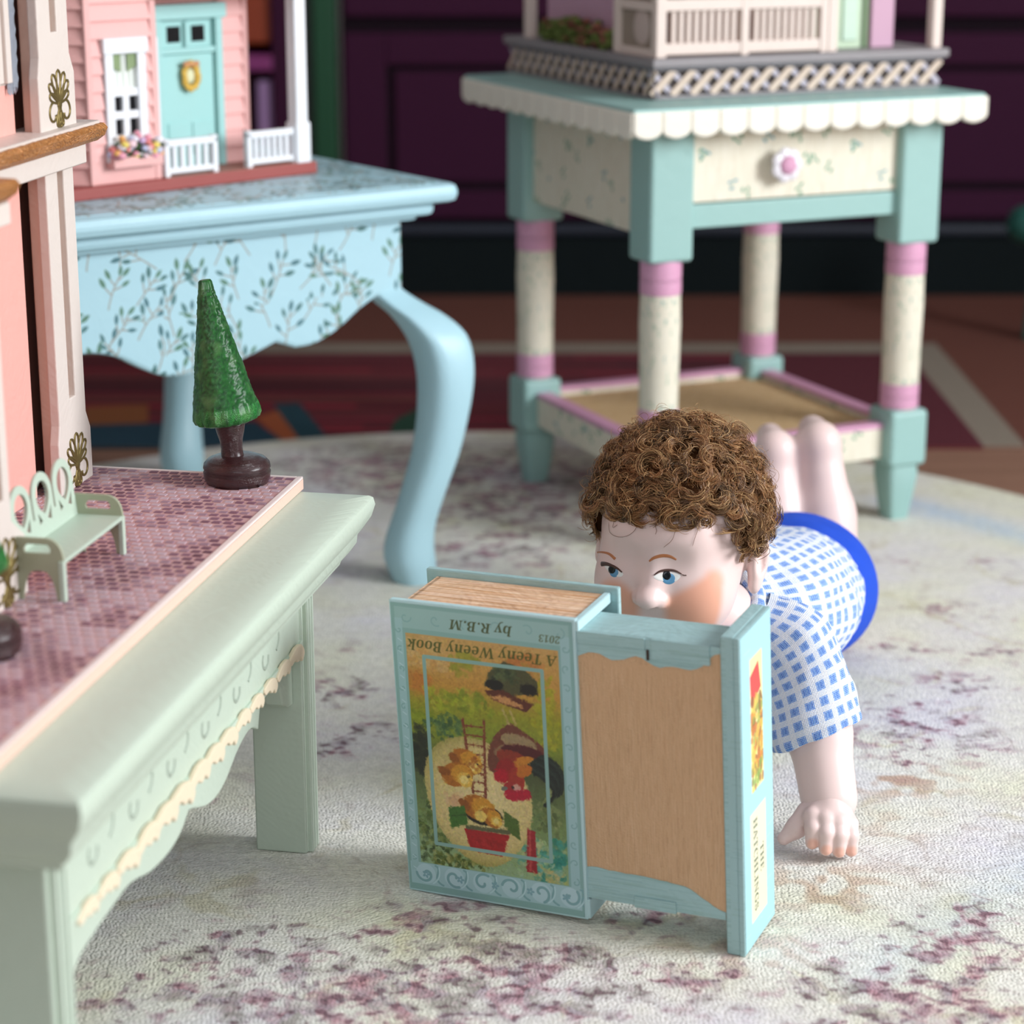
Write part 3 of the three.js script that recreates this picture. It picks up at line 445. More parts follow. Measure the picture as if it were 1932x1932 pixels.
{
  const h = thing('dollhouse', 'peach dollhouse front with ivory pilasters, brass palmettes and a brick terrace, on the sage table', 'dollhouse', GT, GD);
  const terrace = part('terrace', bx(-0.60, -0.085, HB, HT - 0.001, -0.012, 0.925, 0.0015), paint('#e4bfae', 0.6, 0.0008), h);
  const mortar = mat('#d3b3b2', 0.7, { map: canvasTex(512, 512, (c, w) => { c.fillStyle = '#e6dada'; c.fillRect(0, 0, w, w); for (let i = 0; i < 500; i++) { c.fillStyle = ['rgba(236,226,232,.3)', 'rgba(205,172,182,.25)', 'rgba(238,224,216,.3)'][i % 3]; c.beginPath(); c.ellipse(R() * w, R() * w, 6 + 24 * R(), 4 + 12 * R(), R() * 6, 0, 7); c.fill(); } }, { size: [0.22, 0.22] }) });
  part('mortar_bed', bx(-0.595, -0.0925, HT - 0.002, HT, -0.007, 0.92, 0), mortar, terrace);
  part('kerb', bx(-0.0925, -0.0855, HT - 0.003, HT + 0.0012, -0.012, 0.925, 0.001), paint('#e6d6d2', 0.55), terrace); part('kerb', bx(-0.60, -0.0925, HT - 0.003, HT + 0.0012, -0.0115, -0.006, 0.001), paint('#e6d6d2', 0.55), terrace);
  // bricks: the nearest in view single, the others joined
  const bm = ['#66414f', '#724d5c', '#7f5a6a', '#957886', '#b9a3ad'].map((c) => mat(c, 0.6, { bumpMap: brushBump, bumpScale: 0.001 }));
  const bw = 0.0098, bd = 0.0084, px = 0.0133, pz = 0.0140, vars = [0, 1, 2].map((k) => bx(-bw / 2, bw / 2, -0.001, 0.0009 - k * 0.00015, -bd / 2, bd / 2, 0.0003 + k * 0.0002, 1));
  const list = [];
  for (let j = 0; j < 67; j++) for (let i = 0; i < 22; i++) { const z = 0.0 + j * pz, x = -0.099 - (i + (j % 2) * 0.5) * px; if (x < -0.372 || (z > 0.475 && x < -0.24)) continue; list.push([x + rr(-0.0006, 0.0006), z + rr(-0.0005, 0.0005), rr(-0.06, 0.06), Math.floor(R() * 3), clamp(Math.floor(5 * (0.45 * R() + 0.5 + 0.9 * noise(x * 18, 2, z * 14))), 0, 4)]); }
  list.sort((a, b) => (b[1] - 0.5 * Math.abs(b[0] + 0.15)) - (a[1] - 0.5 * Math.abs(a[0] + 0.15)));
  const vis = list.filter((b) => b[1] < 0.80 && b[0] > -0.36), rest = list.filter((b) => !(b[1] < 0.80 && b[0] > -0.36));
  vis.slice(0, 296).forEach(([x, z, a, v, m]) => { const b = part('brick', vars[v], bm[m], terrace); b.position.set(x, HT, z); b.rotation.y = a; });
  const mm = bm.map(() => []);
  for (const [x, z, a, v, m] of [...vis.slice(296), ...rest]) mm[m].push(vars[v].clone().rotateY(a).translate(x, HT, z));
  const all = merge(mm.flat()), cc = new Float32Array(all.attributes.position.count * 3); let q = 0;
  mm.forEach((l, k) => { const c = bm[k].color; for (const g of l) for (let i = 0; i < g.attributes.position.count; i++) { cc[q++] = c.r; cc[q++] = c.g; cc[q++] = c.b; } });
  all.setAttribute('color', new THREE.BufferAttribute(cc, 3));
  stuff(part('bricks', all, mat('#ffffff', 0.6, { vertexColors: true, bumpMap: brushBump, bumpScale: 0.001 }), terrace));
  // walls
  part('wall', bx(-0.45, -0.364, HT, 1.35, 0.139, 0.512, 0.002), peach, h); part('wall', bx(-0.45, -0.268, HT, 1.35, 0.512, 0.56, 0.002), peach, h); part('wall', bx(-0.36, -0.268, HT, 1.35, 0.56, 0.92, 0.002), peach, h);
  part('wall', bx(-0.58, -0.40, HT, 1.35, 0.04, 0.92, 0.002), peach, h);
  part('shaded_gap_panel', bx(-0.45, -0.378, HT, 1.35, 0.03, 0.2, 0.001), mat('#7a4a3c', 0.8), h);  // added panel behind the pilaster gap, dark brown for the shade inside
  // far pilaster: backing, two fillets with a groove between, wider foot and shoulder
  const plate = (z0, z1, y0, y1, foot, ins, gz0, gz1, gy0, gy1, x) => {
    const s = [[-z0, y0], [-z0, foot], [-(z0 + ins), foot + 0.022], [-(z0 + ins), y1], [-(z1 - 0.006), y1], [-(z1 - 0.006), foot + 0.022], [-z1, foot], [-z1, y0]];
    const g = ext(s.map((p) => p), 0.012, 0.0016, [[[-gz0, gy0], [-gz1, gy0], [-gz1, gy1], [-gz0, gy1]]]); g.rotateY(Math.PI / 2); g.translate(x - 0.012, 0, 0); return uvMetres(g);
  };
  const pil = (z0, z1, x, y0, y1, ins = 0.012) => {
    const p = part('pilaster', bx(x - 0.0235, x - 0.010, y0, y1, z0 + ins + 0.002, z1 - 0.007, 0.002), ivoryShade, h), g = (z0 + z1) / 2;  // backing in browner ivory: the shade on the pilaster side put into colour
    part('fluted_face', plate(z0, z1, y0, y1, y0 + 0.062, ins, g - 0.008, g + 0.010, y0 + 0.11, y1 - 0.004, x), ivory, p);
    return p;
  };
  pil(0.030, 0.130, -0.338, HT, 0.826); pil(0.028, 0.134, -0.336, 0.868, 1.35); pil(0.475, 0.585, -0.234, HT, 0.826, 0.03); pil(0.495, 0.585, -0.242, 0.868, 1.35);
  // cornice and gilded band
  part('cornice', merge([bx(-0.40, -0.330, 0.823, 0.846, 0.018, 0.47, 0.002), bx(-0.30, -0.226, 0.823, 0.846, 0.48, 0.92, 0.002)]), ivory, h);
  const band = (x, z0, z1) => { const g = ext([[x - 0.08, 0.846], [x - 0.006, 0.846], [x + 0.004, 0.853], [x + 0.008, 0.862], [x + 0.003, 0.867], [x - 0.08, 0.869]], z1 - z0, 0.001, [], 60); const p = g.attributes.position; for (let i = 0; i < p.count; i++) { const e = 0.0016 * noise(p.getX(i) * 300, p.getY(i) * 300, p.getZ(i) * 260); p.setXYZ(i, p.getX(i) + e, p.getY(i) + e * 0.7, p.getZ(i)); } g.computeVertexNormals(); g.translate(0, 0, z0); return uvMetres(g); };
  part('gilded_band', band(-0.321, -0.012, 0.462), gilt, h); part('gilded_band', band(-0.224, 0.475, 0.92), gilt, h);
  part('band_top', bx(-0.40, -0.322, 0.866, 0.8705, -0.008, 0.46, 0.001), ivory, h);
  // brass palmettes
  const palm = (x, zc, yb, s, parent) => {
    const g = [], loop = (cx, cy, a, l, w) => { const pts = []; for (let k = 0; k < 12; k++) { const t = k / 12 * 2 * Math.PI, u = (1 - Math.cos(t)) / 2 * l, v = Math.sin(t) * w * (0.35 + 0.9 * (1 - Math.cos(t)) / 2); pts.push(V(0, cy + Math.cos(a) * u - Math.sin(a) * v, -(cx + Math.sin(a) * u + Math.cos(a) * v))); } return tube(pts, 0.024, 28, 6, true); };
    for (let k = -3; k <= 3; k++) g.push(loop(0, 0.42, k * 0.36, 0.58 - 0.05 * Math.abs(k) * Math.abs(k) * 0.5, 0.075));
    for (const sd of [-1, 1]) { const pts = []; for (let k = 0; k <= 16; k++) { const a = k / 16 * 4.6, r = 0.23 - 0.010 * k; pts.push(V(0, 0.24 + r * Math.cos(a) * 0.95, -sd * (0.20 + r * Math.sin(a) * 0.8))); } g.push(tube(pts, 0.025, 40, 6)); g.push(loop(sd * 0.03, 0.40, Math.PI + sd * 0.28, 0.40, 0.06)); }
    g.push(new THREE.SphereGeometry(0.075, 14, 10).scale(0.5, 1.2, 1).translate(0, 0.40, 0)); g.push(loop(0, 0.38, Math.PI, 0.40, 0.05));
    const m = merge(g); m.scale(s * 0.7, s, s * 1.36); m.translate(x, yb, zc); return part('palmette', m, brass, parent, 'brass palmette ornament');
  };
  palm(-0.3375, 0.078, HT + 0.001, 0.064, h); palm(-0.3355, 0.078, 0.8712, 0.064, h); palm(-0.2335, 0.525, HT + 0.001, 0.070, h);
  // upper window with lace curtain
  const wn = part('window', bx(-0.3645, -0.3625, 0.925, 1.33, 0.139, 0.34, 0.0005), ivory, h), lace = mat('#dfe6f4', 0.8, { bumpMap: fineBump, bumpScale: 0.004, side: THREE.DoubleSide });
  part('pane', bx(-0.3625, -0.3618, 0.955, 1.30, 0.175, 0.31, 0), mat('#2a2c34', 0.1), wn); part('frame', merge([bx(-0.364, -0.354, 0.928, 1.33, 0.162, 0.176, 0.001), bx(-0.364, -0.358, 0.928, 1.33, 0.176, 0.196, 0.001), bx(-0.364, -0.356, 0.925, 1.33, 0.32, 0.34, 0.001)]), ivory, wn);
  part('lace_curtain', grid(40, 60, (u, v) => { const z = 0.1385 + u * 0.024, e = 0.0016 * Math.sin(u * 30) + 0.0012 * ((Math.floor(u * 12) + Math.floor(v * 44)) % 2); return { x: -0.3595 + e, y: 0.918 + v * 0.4 + (v === 0 ? 0.004 * Math.sin(u * 25) : 0), z }; }), lace, wn);
}
// ---------- topiaries and bench on the terrace ----------
const G2W = (x, y, z) => { const a = THREE.MathUtils.degToRad(GD); return [GT[0] + x * Math.cos(a) + z * Math.sin(a), y, GT[2] - x * Math.sin(a) + z * Math.cos(a)]; };
{
  const leafG = mat('#ffffff', 0.34, { vertexColors: true, bumpMap: fineBump, bumpScale: 0.004, clearcoat: 0.35, clearcoatRoughness: 0.3 }), potM = mat('#331114', 0.25, { clearcoat: 0.5, clearcoatRoughness: 0.25, bumpMap: brushBump, bumpScale: 0.0016 });
  function topiary(label, pos) {
    const t = thing('topiary', label, 'topiary', pos, GD, 'topiaries on the terrace');
    const prof = [[0.0005, 0.2468], [0.006, 0.2464], [0.0078, 0.2445], [0.0090, 0.236]]; for (let k = 1; k <= 110; k++) prof.push([lerp(0.0090, 0.0385, k / 110), lerp(0.236, 0.095, k / 110)]); prof.push([0.0402, 0.088], [0.0402, 0.082], [0.0375, 0.0765], [0.030, 0.0735], [0.012, 0.074], [0.0005, 0.076]);
    const g = lathe(prof, 96), p = g.attributes.position, col = [], a = new THREE.Color('#0c6229'), b = new THREE.Color('#2f9c3e'), c = new THREE.Color('#74b868');
    for (let i = 0; i < p.count; i++) {
      const x = p.getX(i), y = p.getY(i), z = p.getZ(i), r = Math.hypot(x, z), th = Math.atan2(z, x), n = noise(x * 55, y * 55, z * 55), n2 = noise(x * 330, y * 260, z * 330), k = r > 0.002 ? (1 + (0.0012 * n + 0.0011 * n2) / r) : 1, fl = y < 0.1 ? 1 + 0.03 * Math.sin(th * 17) * smooth(0.11, 0.08, y) : 1;
      p.setXYZ(i, x * k * fl, y, z * k * fl);
      const w = a.clone().lerp(b, clamp(0.5 + n2)).lerp(c, clamp(n * 1.5 - 0.25)); col.push(w.r, w.g, w.b);
    }
    g.setAttribute('color', new THREE.Float32BufferAttribute(col, 3)); g.computeVertexNormals();
    g.translate(0, -0.07, 0); g.rotateZ(0.13); g.translate(-0.009, 0.07, 0);
    part('cone', g, leafG, t);
    part('trunk', lathe([[0.0005, 0.076], [0.0172, 0.076], [0.0182, 0.071], [0.0165, 0.062], [0.0138, 0.052], [0.0128, 0.042], [0.0135, 0.034], [0.017, 0.029], [0.0005, 0.026]], 36).rotateZ(0.05).translate(-0.0035, 0, 0), potM, t);
    part('pot', lathe([[0.0005, 0.034], [0.017, 0.034], [0.026, 0.0325], [0.035, 0.029], [0.0395, 0.024], [0.0405, 0.019], [0.0385, 0.0165], [0.0405, 0.0135], [0.0395, 0.006], [0.037, 0], [0.0005, 0]], 48), potM, t);
    return t;
  }
  topiary('glossy green cone topiary in a dark brown pot at the far terrace corner', G2W(-0.157, HT, 0.024));
  topiary('mostly hidden topiary with a dark pot beside the near palmette pilaster', G2W(-0.205, HT, 0.66));
}
{
  const pale = paint('#b9c9b9', 0.4, 0.0006), paleDull = paint('#a3a88f', 0.5, 0.0006);
  const b = thing('garden_bench', 'pale green metal garden bench with three pierced loops in its back on the brick terrace', 'bench', G2W(-0.186, HT, 0.415), GD);
  const L = 0.166, back = -0.050;   // front edge along z at x = 0
  part('seat', bx(back, 0.002, 0.0385, 0.0435, -L / 2, L / 2, 0.0015), pale, b);
  // back panel with three loops, each pierced twice
  const s = new THREE.Shape(); s.moveTo(L / 2, 0.04); s.lineTo(-L / 2, 0.04); const lw = L / 3;
  s.lineTo(-L / 2, 0.062);
  for (let k = 0; k < 3; k++) { const c = -L / 2 + (k + 0.5) * lw, r = lw / 2 - 0.002; s.lineTo(c - r, 0.066); s.lineTo(c - r, 0.085); s.absarc(c, 0.085, r, Math.PI, 0, true); s.lineTo(c + r, 0.066); }
  s.lineTo(L / 2, 0.062); s.lineTo(L / 2, 0.04);
  for (let k = 0; k < 3; k++) {
    const c = -L / 2 + (k + 0.5) * lw, r = lw / 2 - 0.0112, h = new THREE.Path(); h.moveTo(c - r, 0.083); h.absarc(c, 0.086, r, Math.PI, 0, true); h.quadraticCurveTo(c + r * 0.9, 0.074, c, 0.0655); h.quadraticCurveTo(c - r * 0.9, 0.074, c - r, 0.083); s.holes.push(h);
    for (const sd of [-1, 1]) { const q = new THREE.Path(); q.moveTo(c + sd * 0.007, 0.0605); q.lineTo(c + sd * 0.016, 0.057); q.lineTo(c + sd * 0.0175, 0.072); q.closePath(); s.holes.push(q); }
  }
  const bg = ext(s, 0.0036, 0.0008); bg.rotateY(Math.PI / 2); bg.translate(-0.002, 0, 0); bg.rotateZ(0.10); bg.translate(back + 0.004, 0, 0); part('backrest', uvMetres(bg), pale, b);
  const side = (z) => {
    const q = new THREE.Shape(); q.moveTo(0.001, 0); q.lineTo(-0.007, 0); q.quadraticCurveTo(-0.009, 0.024, -0.017, 0.030); q.quadraticCurveTo(-0.025, 0.033, -0.033, 0.030); q.quadraticCurveTo(-0.041, 0.024, -0.043, 0); q.lineTo(-0.051, 0); q.lineTo(-0.051, 0.066); q.lineTo(-0.015, 0.066); q.quadraticCurveTo(0.001, 0.064, 0.002, 0.044); q.closePath();
    const o = new THREE.Path(); o.moveTo(-0.038, 0.050); o.lineTo(-0.013, 0.050); o.quadraticCurveTo(-0.010, 0.055, -0.015, 0.059); o.lineTo(-0.036, 0.059); o.quadraticCurveTo(-0.042, 0.055, -0.038, 0.050); q.holes.push(o);
    const g = ext(q, 0.0034, 0.0008); g.translate(0, 0, z - 0.0017); return uvMetres(g);
  };
  part('armrest', side(-L / 2), paleDull, b); part('armrest', side(L / 2), paleDull, b);
  // the front legs, turned edge strips
  for (const z of [-L / 2, L / 2]) part('leg', bx(-0.003, 0.0025, 0, 0.043, z - 0.004, z + 0.004, 0.001), pale, b);
}
// ---------- pink clapboard house on the blue table ----------
const clap = paint('#edb5b0', 0.55, 0.0006), white = paint('#eef0f4', 0.45, 0.0004), aqua = paint('#a3d6d3', 0.4, 0.0004), brickRed = paint('#9c4a45', 0.55, 0.0006), darkPane = mat('#17181b', 0.12);
{
  const h = thing('clapboard_house', 'pink clapboard house with aqua front door and white porch railings on the blue table', 'house', [-0.3261, 0.6712, -3.7254], 45);
  part('base', bx(-0.52, 0.004, 0, 0.019, -0.34, 0.004, 0.003), brickRed, h);
  const B0 = 0.019, TOPH = 0.42, pitch = 0.0262;
  // one face of lapped boards between two plan points, with openings given along the face [s0, s1, y0, y1]
  function boards(a, b, y0, y1, holes = [], m = clap) {
    const L = Math.hypot(b[0] - a[0], b[1] - a[1]), ang = Math.atan2(-(b[1] - a[1]), b[0] - a[0]), w = part('wall', bx(0, L, y0, y1, -0.012, -0.004, 0), m, h);
    w.position.set(a[0], 0, a[1]); w.rotation.y = ang;
    for (let y = y0, k = 0; y < y1 - 0.002; y += pitch, k++) {
      const e = Math.min(y + pitch, y1); let spans = [[0.0005, L - 0.0005]];
      for (const [s0, s1, h0, h1] of holes) if (h1 > y + 0.004 && h0 < e - 0.004) spans = spans.flatMap(([p, q]) => s1 <= p || s0 >= q ? [[p, q]] : [[p, s0], [s1, q]].filter(([u, v]) => v - u > 0.004));
      for (const [p, q] of spans) { const g = ext([[-0.004, y], [0.0058, y + 0.0006], [0.0058, y + 0.0024], [0.0008, e], [-0.004, e]], q - p, 0); g.rotateY(-Math.PI / 2); g.translate(q, 0, 0); part('board', uvMetres(g), m, w); }
    }
    return w;
  }
  // bay: angled left side, front, short right return
  const bl = -0.428, br = -0.308, bz = -0.012;
  boards([bl - 0.075, bz - 0.075], [bl, bz], B0, TOPH); boards([bl, bz], [br, bz], B0 + 0.034, TOPH, [[0.024, 0.105, 0.055, 0.232]]); boards([br, bz], [br + 0.006, bz - 0.075], B0, TOPH);
  part('skirt_board', bx(bl - 0.002, br + 0.002, B0, B0 + 0.036, bz - 0.01, bz + 0.004, 0.002), clap, h);
  for (const [x, z] of [[bl, bz], [br, bz]]) part('corner_board', bx(x - 0.006, x + 0.006, B0, TOPH, z - 0.008, z + 0.0055, 0.002), clap, h);
  part('downspout', bx(br + 0.004, br + 0.011, 0.055, 0.235, bz - 0.01, bz + 0.002, 0.002), white, h);
  // door wall
  const dz = -0.088; boards([br + 0.004, dz], [-0.066, dz], B0, TOPH, [[0.055, 0.180, B0, 0.262]]); part('corner_board', bx(-0.076, -0.064, B0, TOPH, dz - 0.008, dz + 0.0055, 0.002), clap, h);
  boards([-0.066, dz], [-0.066, -0.33], B0, TOPH);
  part('dark_interior', bx(-0.50, -0.07, B0, TOPH, -0.33, dz - 0.03, 0), mat('#3a2a2a', 0.8), h);  // dark block inside the house, its colour stands for the unlit interior
  part('porch_roof', bx(-0.312, 0.01, 0.295, 0.42, dz + 0.006, 0.012, 0.003), paint('#c99a8f', 0.6), h);
  // window in the bay
  {
    const w = part('window', bx(bl + 0.028, bl + 0.100, 0.058, 0.228, bz - 0.010, bz - 0.002, 0), white, h), x0 = bl + 0.026, x1 = bl + 0.102, y0 = 0.056, y1 = 0.232, z0 = bz - 0.002, z1 = bz + 0.009;
    part('frame', merge([bx(x0, x0 + 0.016, y0, y1, z0, z1, 0.002), bx(x1 - 0.016, x1, y0, y1, z0, z1, 0.002), bx(x0 - 0.003, x1 + 0.003, y1 - 0.018, y1 + 0.006, z0, z1 + 0.003, 0.002), bx(x0 - 0.003, x1 + 0.003, y0 - 0.004, y0 + 0.008, z0, z1 + 0.006, 0.002)]), white, w);
    const cx = (x0 + x1) / 2;
    part('glazing_bar', bx(cx - 0.006, cx + 0.006, y0, 0.158, z0, z1 - 0.003, 0.001), white, w); for (const y of [0.086, 0.122, 0.156]) part('glazing_bar', bx(x0 + 0.014, x1 - 0.014, y - 0.006, y + 0.006, z0, z1 - 0.0025, 0.001), white, w);
    for (const y of [0.070, 0.104, 0.139]) for (const sd of [-1, 1]) part('pane', bx(cx + (sd < 0 ? -0.024 : 0.004), cx + (sd < 0 ? -0.004 : 0.024), y - 0.013, y + 0.013, z0 + 0.0002, z0 + 0.0012, 0), darkPane, w);
    part('curtain', grid(30, 8, (u, v) => ({ x: lerp(x0 + 0.015, x1 - 0.015, u), y: lerp(0.162, 0.214, v), z: z0 + 0.003 + 0.0016 * Math.sin(u * 26) })), mat('#e8ede6', 0.8), w);
    for (const sd of [-1, 1]) part('drape', grid(8, 8, (u, v) => ({ x: cx + sd * (0.006 + 0.016 * u), y: lerp(0.186 + 0.008 * u, 0.214, v), z: z0 + 0.006 + 0.001 * Math.sin(u * 14) })), mat('#8fa277', 0.8), w);
  }
  // front door
  {
    const d = part('door', bx(-0.247, -0.136, B0, 0.262, dz - 0.008, dz + 0.004, 0.001), aqua, h), z = dz + 0.004;
    part('architrave', merge([bx(-0.256, -0.242, B0, 0.258, z - 0.006, z + 0.010, 0.002), bx(-0.136, -0.122, B0, 0.258, z - 0.006, z + 0.010, 0.002), bx(-0.262, -0.116, 0.254, 0.278, z - 0.006, z + 0.014, 0.002), bx(-0.244, -0.134, 0.200, 0.210, z - 0.004, z + 0.007, 0.002)]), aqua, d);
    part('leaf', bx(-0.241, -0.137, B0 + 0.003, 0.199, z - 0.004, z + 0.002, 0.001), aqua, d);
    for (const [a, b] of [[-0.232, -0.194], [-0.184, -0.146]]) { part('transom_pane', bx(a + 0.006, b - 0.006, 0.218, 0.243, z - 0.001, z + 0.0008, 0), darkPane, d); part('door_panel', bx(a, b, 0.040, 0.092, z + 0.0012, z + 0.004, 0.002), aqua, d); }
    part('mullion', bx(-0.194, -0.184, 0.21, 0.25, z - 0.002, z + 0.006, 0.001), aqua, d);
  }
  // railings and post
  const railing = (x0, x1, n) => { const r = part('railing', merge([bx(x0, x1, 0.066, 0.077, -0.016, -0.004, 0.002), bx(x0, x1, 0.024, 0.033, -0.014, -0.005, 0.002), bx(x0, x0 + 0.010, B0, 0.079, -0.016, -0.004, 0.002), bx(x1 - 0.010, x1, B0, 0.079, -0.016, -0.004, 0.002)]), white, h); for (let k = 0; k < n; k++) { const x = lerp(x0 + 0.014, x1 - 0.014, (k + 0.5) / n); part('baluster', bx(x - 0.0036, x + 0.0036, 0.03, 0.07, -0.013, -0.007, 0.001), white, r); } };
  railing(-0.297, -0.193, 5); railing(-0.134, -0.030, 6);
  part('porch_post', bx(-0.034, -0.010, B0, 0.30, -0.024, 0.0, 0.003), white, h); part('post_foot', bx(-0.037, -0.007, B0, 0.085, -0.027, 0.003, 0.003), white, h);
  part('porch_floor', bx(-0.30, 0.002, B0 - 0.001, B0 + 0.001, dz, 0.002, 0), paint('#9f6a5d', 0.6), h);
  // flower boxes
  const petals = ['#efa3b4', '#f0b46a', '#f3dc70', '#f1edf6', '#d9bbe0', '#e88a86', '#f6d5dc', '#ccd3f0'].map((c) => mat(c, 0.6)), leafy = mat('#3f5b35', 0.7);
  const box = (cx, cz, len, ang, n) => {
    const b = part('flower_box', bx(-len / 2, len / 2, 0, 0.016, -0.010, 0.010, 0.002), clap, h); b.position.set(cx, 0.044, cz); b.rotation.y = ang;
    const blob = new THREE.IcosahedronGeometry(1, 1), bl2 = new THREE.IcosahedronGeometry(1, 0);
    const g = []; for (let k = 0; k < 60; k++) g.push(bl2.clone().scale(0.004, 0.0035, 0.004).rotateY(k).translate(rr(-len / 2, len / 2), 0.014 + rr(0, 0.022), rr(-0.010, 0.014)));
    stuff(part('foliage', merge(g), leafy, b));
    for (let k = 0; k < n; k++) { const f = part('blossom', blob, petals[Math.floor(R() * 8)], b), s = rr(0.0046, 0.0085), u = (k + 0.5) / n * 2 - 1; f.scale.set(s, s * 0.75, s); f.position.set(u * len / 2, 0.015 + rr(0, 0.036) * (1 - 0.45 * u * u), rr(-0.002, 0.017)); }
  };
  box(bl + 0.07, bz + 0.014, 0.092, 0, 46); box(bl - 0.052, bz - 0.042, 0.06, 0.785, 14);
  const wreathG = [], wl = new THREE.IcosahedronGeometry(1, 1); for (let k = 0; k < 40; k++) { const a = k / 40 * 6.283; wreathG.push(wl.clone().scale(0.005, 0.005, 0.0035).translate(0.0135 * Math.cos(a) + rr(-0.002, 0.002), 0.0195 * Math.sin(a) + rr(-0.002, 0.002), rr(0, 0.003))); }
  const wr = thing('wreath', 'oval golden yellow wreath hanging on the aqua front door', 'wreath'); h.updateMatrixWorld(); const wp = V(-0.189, 0.165, dz + 0.0125).applyMatrix4(h.matrixWorld); wr.position.copy(wp); wr.rotation.y = h.rotation.y;
  part('ring', merge(wreathG), mat('#d9b24a', 0.6), wr); part('ribbon', merge([0, 1, 2, 3].map((k) => wl.clone().scale(0.006, 0.005, 0.003).translate((k - 1.5) * 0.007, 0.019, 0.004))), mat('#c98f5f', 0.6), wr); part('centre', wl.clone().scale(0.008, 0.012, 0.002), mat('#dfe0b8', 0.7), wr);
}
// ---------- lattice-based house on the drawer table ----------
{
  const h = thing('porch_house', 'small house on a grey lattice base with cream railings, on the drawer table', 'house', WT, WD);
  const X0 = -0.011, X1 = 0.562, Z1 = -0.02, Z0 = -0.616, Y = 0.7805, greyW = paint('#8f8a8c', 0.6, 0.0006), dark = mat('#5d5450', 0.7), creamW = paint('#ddcdc3', 0.5, 0.0005), pinkW = paint('#c29ab0', 0.55, 0.0005), lat = paint('#d2beac', 0.55, 0.0004), lat2 = paint('#b9b4c0', 0.55, 0.0004);
  part('foundation', bx(X0 + 0.012, X1 - 0.012, Y, 0.834, Z0 + 0.012, Z1 - 0.012, 0), dark, h);
  part('sill', merge([bx(X0, X1, Y, Y + 0.006, Z1 - 0.012, Z1, 0.001), bx(X0, X0 + 0.012, Y, Y + 0.006, Z0, Z1, 0.001)]), greyW, h);
  // crossing laths on the two sides in view
  const lf = part('lattice', bx(X0 + 0.004, X1 - 0.004, 0.827, 0.834, Z1 - 0.012, Z1 - 0.001, 0.001), greyW, h), n = 15, st = (X1 - X0) / n;
  const a1 = bar(V(0, 0, 0), V(st * 1.1, 0.041, 0), 0.013, 0.0035, 0.0008), a2 = bar(V(st * 1.1, 0, 0), V(0, 0.041, 0), 0.0105, 0.003, 0.0008);
  for (let k = 0; k < n; k++) { const p = part('lath', a1, lat, lf); p.position.set(X0 + k * st, Y + 0.0065, Z1 - 0.0035); const q = part('lath', a2, lat2, lf); q.position.set(X0 + k * st, Y + 0.0065, Z1 - 0.0075); }
  const ls = part('lattice', bx(X0 + 0.001, X0 + 0.012, 0.827, 0.834, Z0 + 0.004, Z1 - 0.004, 0.001), greyW, h), m = 16, sz = (Z1 - Z0) / m;
  const b1 = bar(V(0, 0, 0), V(0, 0.041, sz * 1.1), 0.0035, 0.0105, 0.0008), b2 = bar(V(0, 0, sz * 1.1), V(0, 0.041, 0), 0.003, 0.0085, 0.0008);
  for (let k = 0; k < m; k++) { const p = part('lath', b1, lat, ls); p.position.set(X0 + 0.0035, Y + 0.0065, Z0 + k * sz); const q = part('lath', b2, lat2, ls); q.position.set(X0 + 0.0075, Y + 0.0065, Z0 + k * sz); }
  part('deck', bx(X0 - 0.006, X1 + 0.012, 0.834, 0.849, Z0 - 0.006, Z1 + 0.012, 0.003), greyW, h); part('deck_edge', bx(X0 - 0.002, X1 + 0.006, 0.830, 0.8345, Z0, Z1 + 0.006, 0.001), paint('#77757c', 0.6), h);
  const F = 0.849, T = 1.2, zf = Z1 - 0.004;
  // porch posts
  for (const [x, z] of [[X0 + 0.012, zf], [X1 - 0.012, zf], [X0 + 0.012, -0.165], [X0 + 0.012, -0.535], [0.335, zf]]) part('porch_post', bx(x - 0.010, x + 0.010, F, T, z - 0.010, z + 0.010, 0.003), creamW, h);
  // front railing of two bays
  const rail = (x0, x1, k) => { const r = part('railing', merge([bx(x0, x1, 0.925, 0.945, zf - 0.008, zf + 0.008, 0.003), bx(x0, x1, F + 0.004, F + 0.024, zf - 0.008, zf + 0.007, 0.003), bx(x1 - 0.008, x1 + 0.008, F, 0.945, zf - 0.009, zf + 0.009, 0.003)]), creamW, h); for (let i = 0; i < k; i++) { const x = lerp(x0 + 0.012, x1 - 0.012, (i + 0.5) / k); part('baluster', bx(x - 0.0042, x + 0.0042, F + 0.02, 0.93, zf - 0.005, zf + 0.003, 0.0015), creamW, r); } };
  rail(X0 + 0.02, 0.162, 9); rail(0.168, 0.318, 9);
  // walls behind the porch
  const wz = -0.10; part('wall', bx(X0 + 0.10, X1 - 0.09, F, T, Z0 + 0.04, wz, 0.001), paint('#9c7f78', 0.6), h);
  part('wall', bx(X0 + 0.03, 0.12, F, T, -0.50, -0.20, 0.001), pinkW, h);
  const dr = part('door', bx(0.335, 0.436, F, T, wz, wz + 0.02, 0.002), paint('#b9cdb0', 0.5), h); part('door_panel', bx(0.350, 0.385, 0.862, 0.94, wz + 0.018, wz + 0.024, 0.003), paint('#bfd8c4', 0.5), dr); part('door_panel', bx(0.393, 0.424, 0.862, 0.94, wz + 0.018, wz + 0.024, 0.003), paint('#bfd8c4', 0.5), dr); part('jamb', bx(0.436, 0.444, F, T, wz, wz + 0.026, 0.002), paint('#7d9572', 0.5), dr);
  part('pilaster', bx(0.448, 0.496, F, T, wz, wz + 0.03, 0.003), pinkW, h);
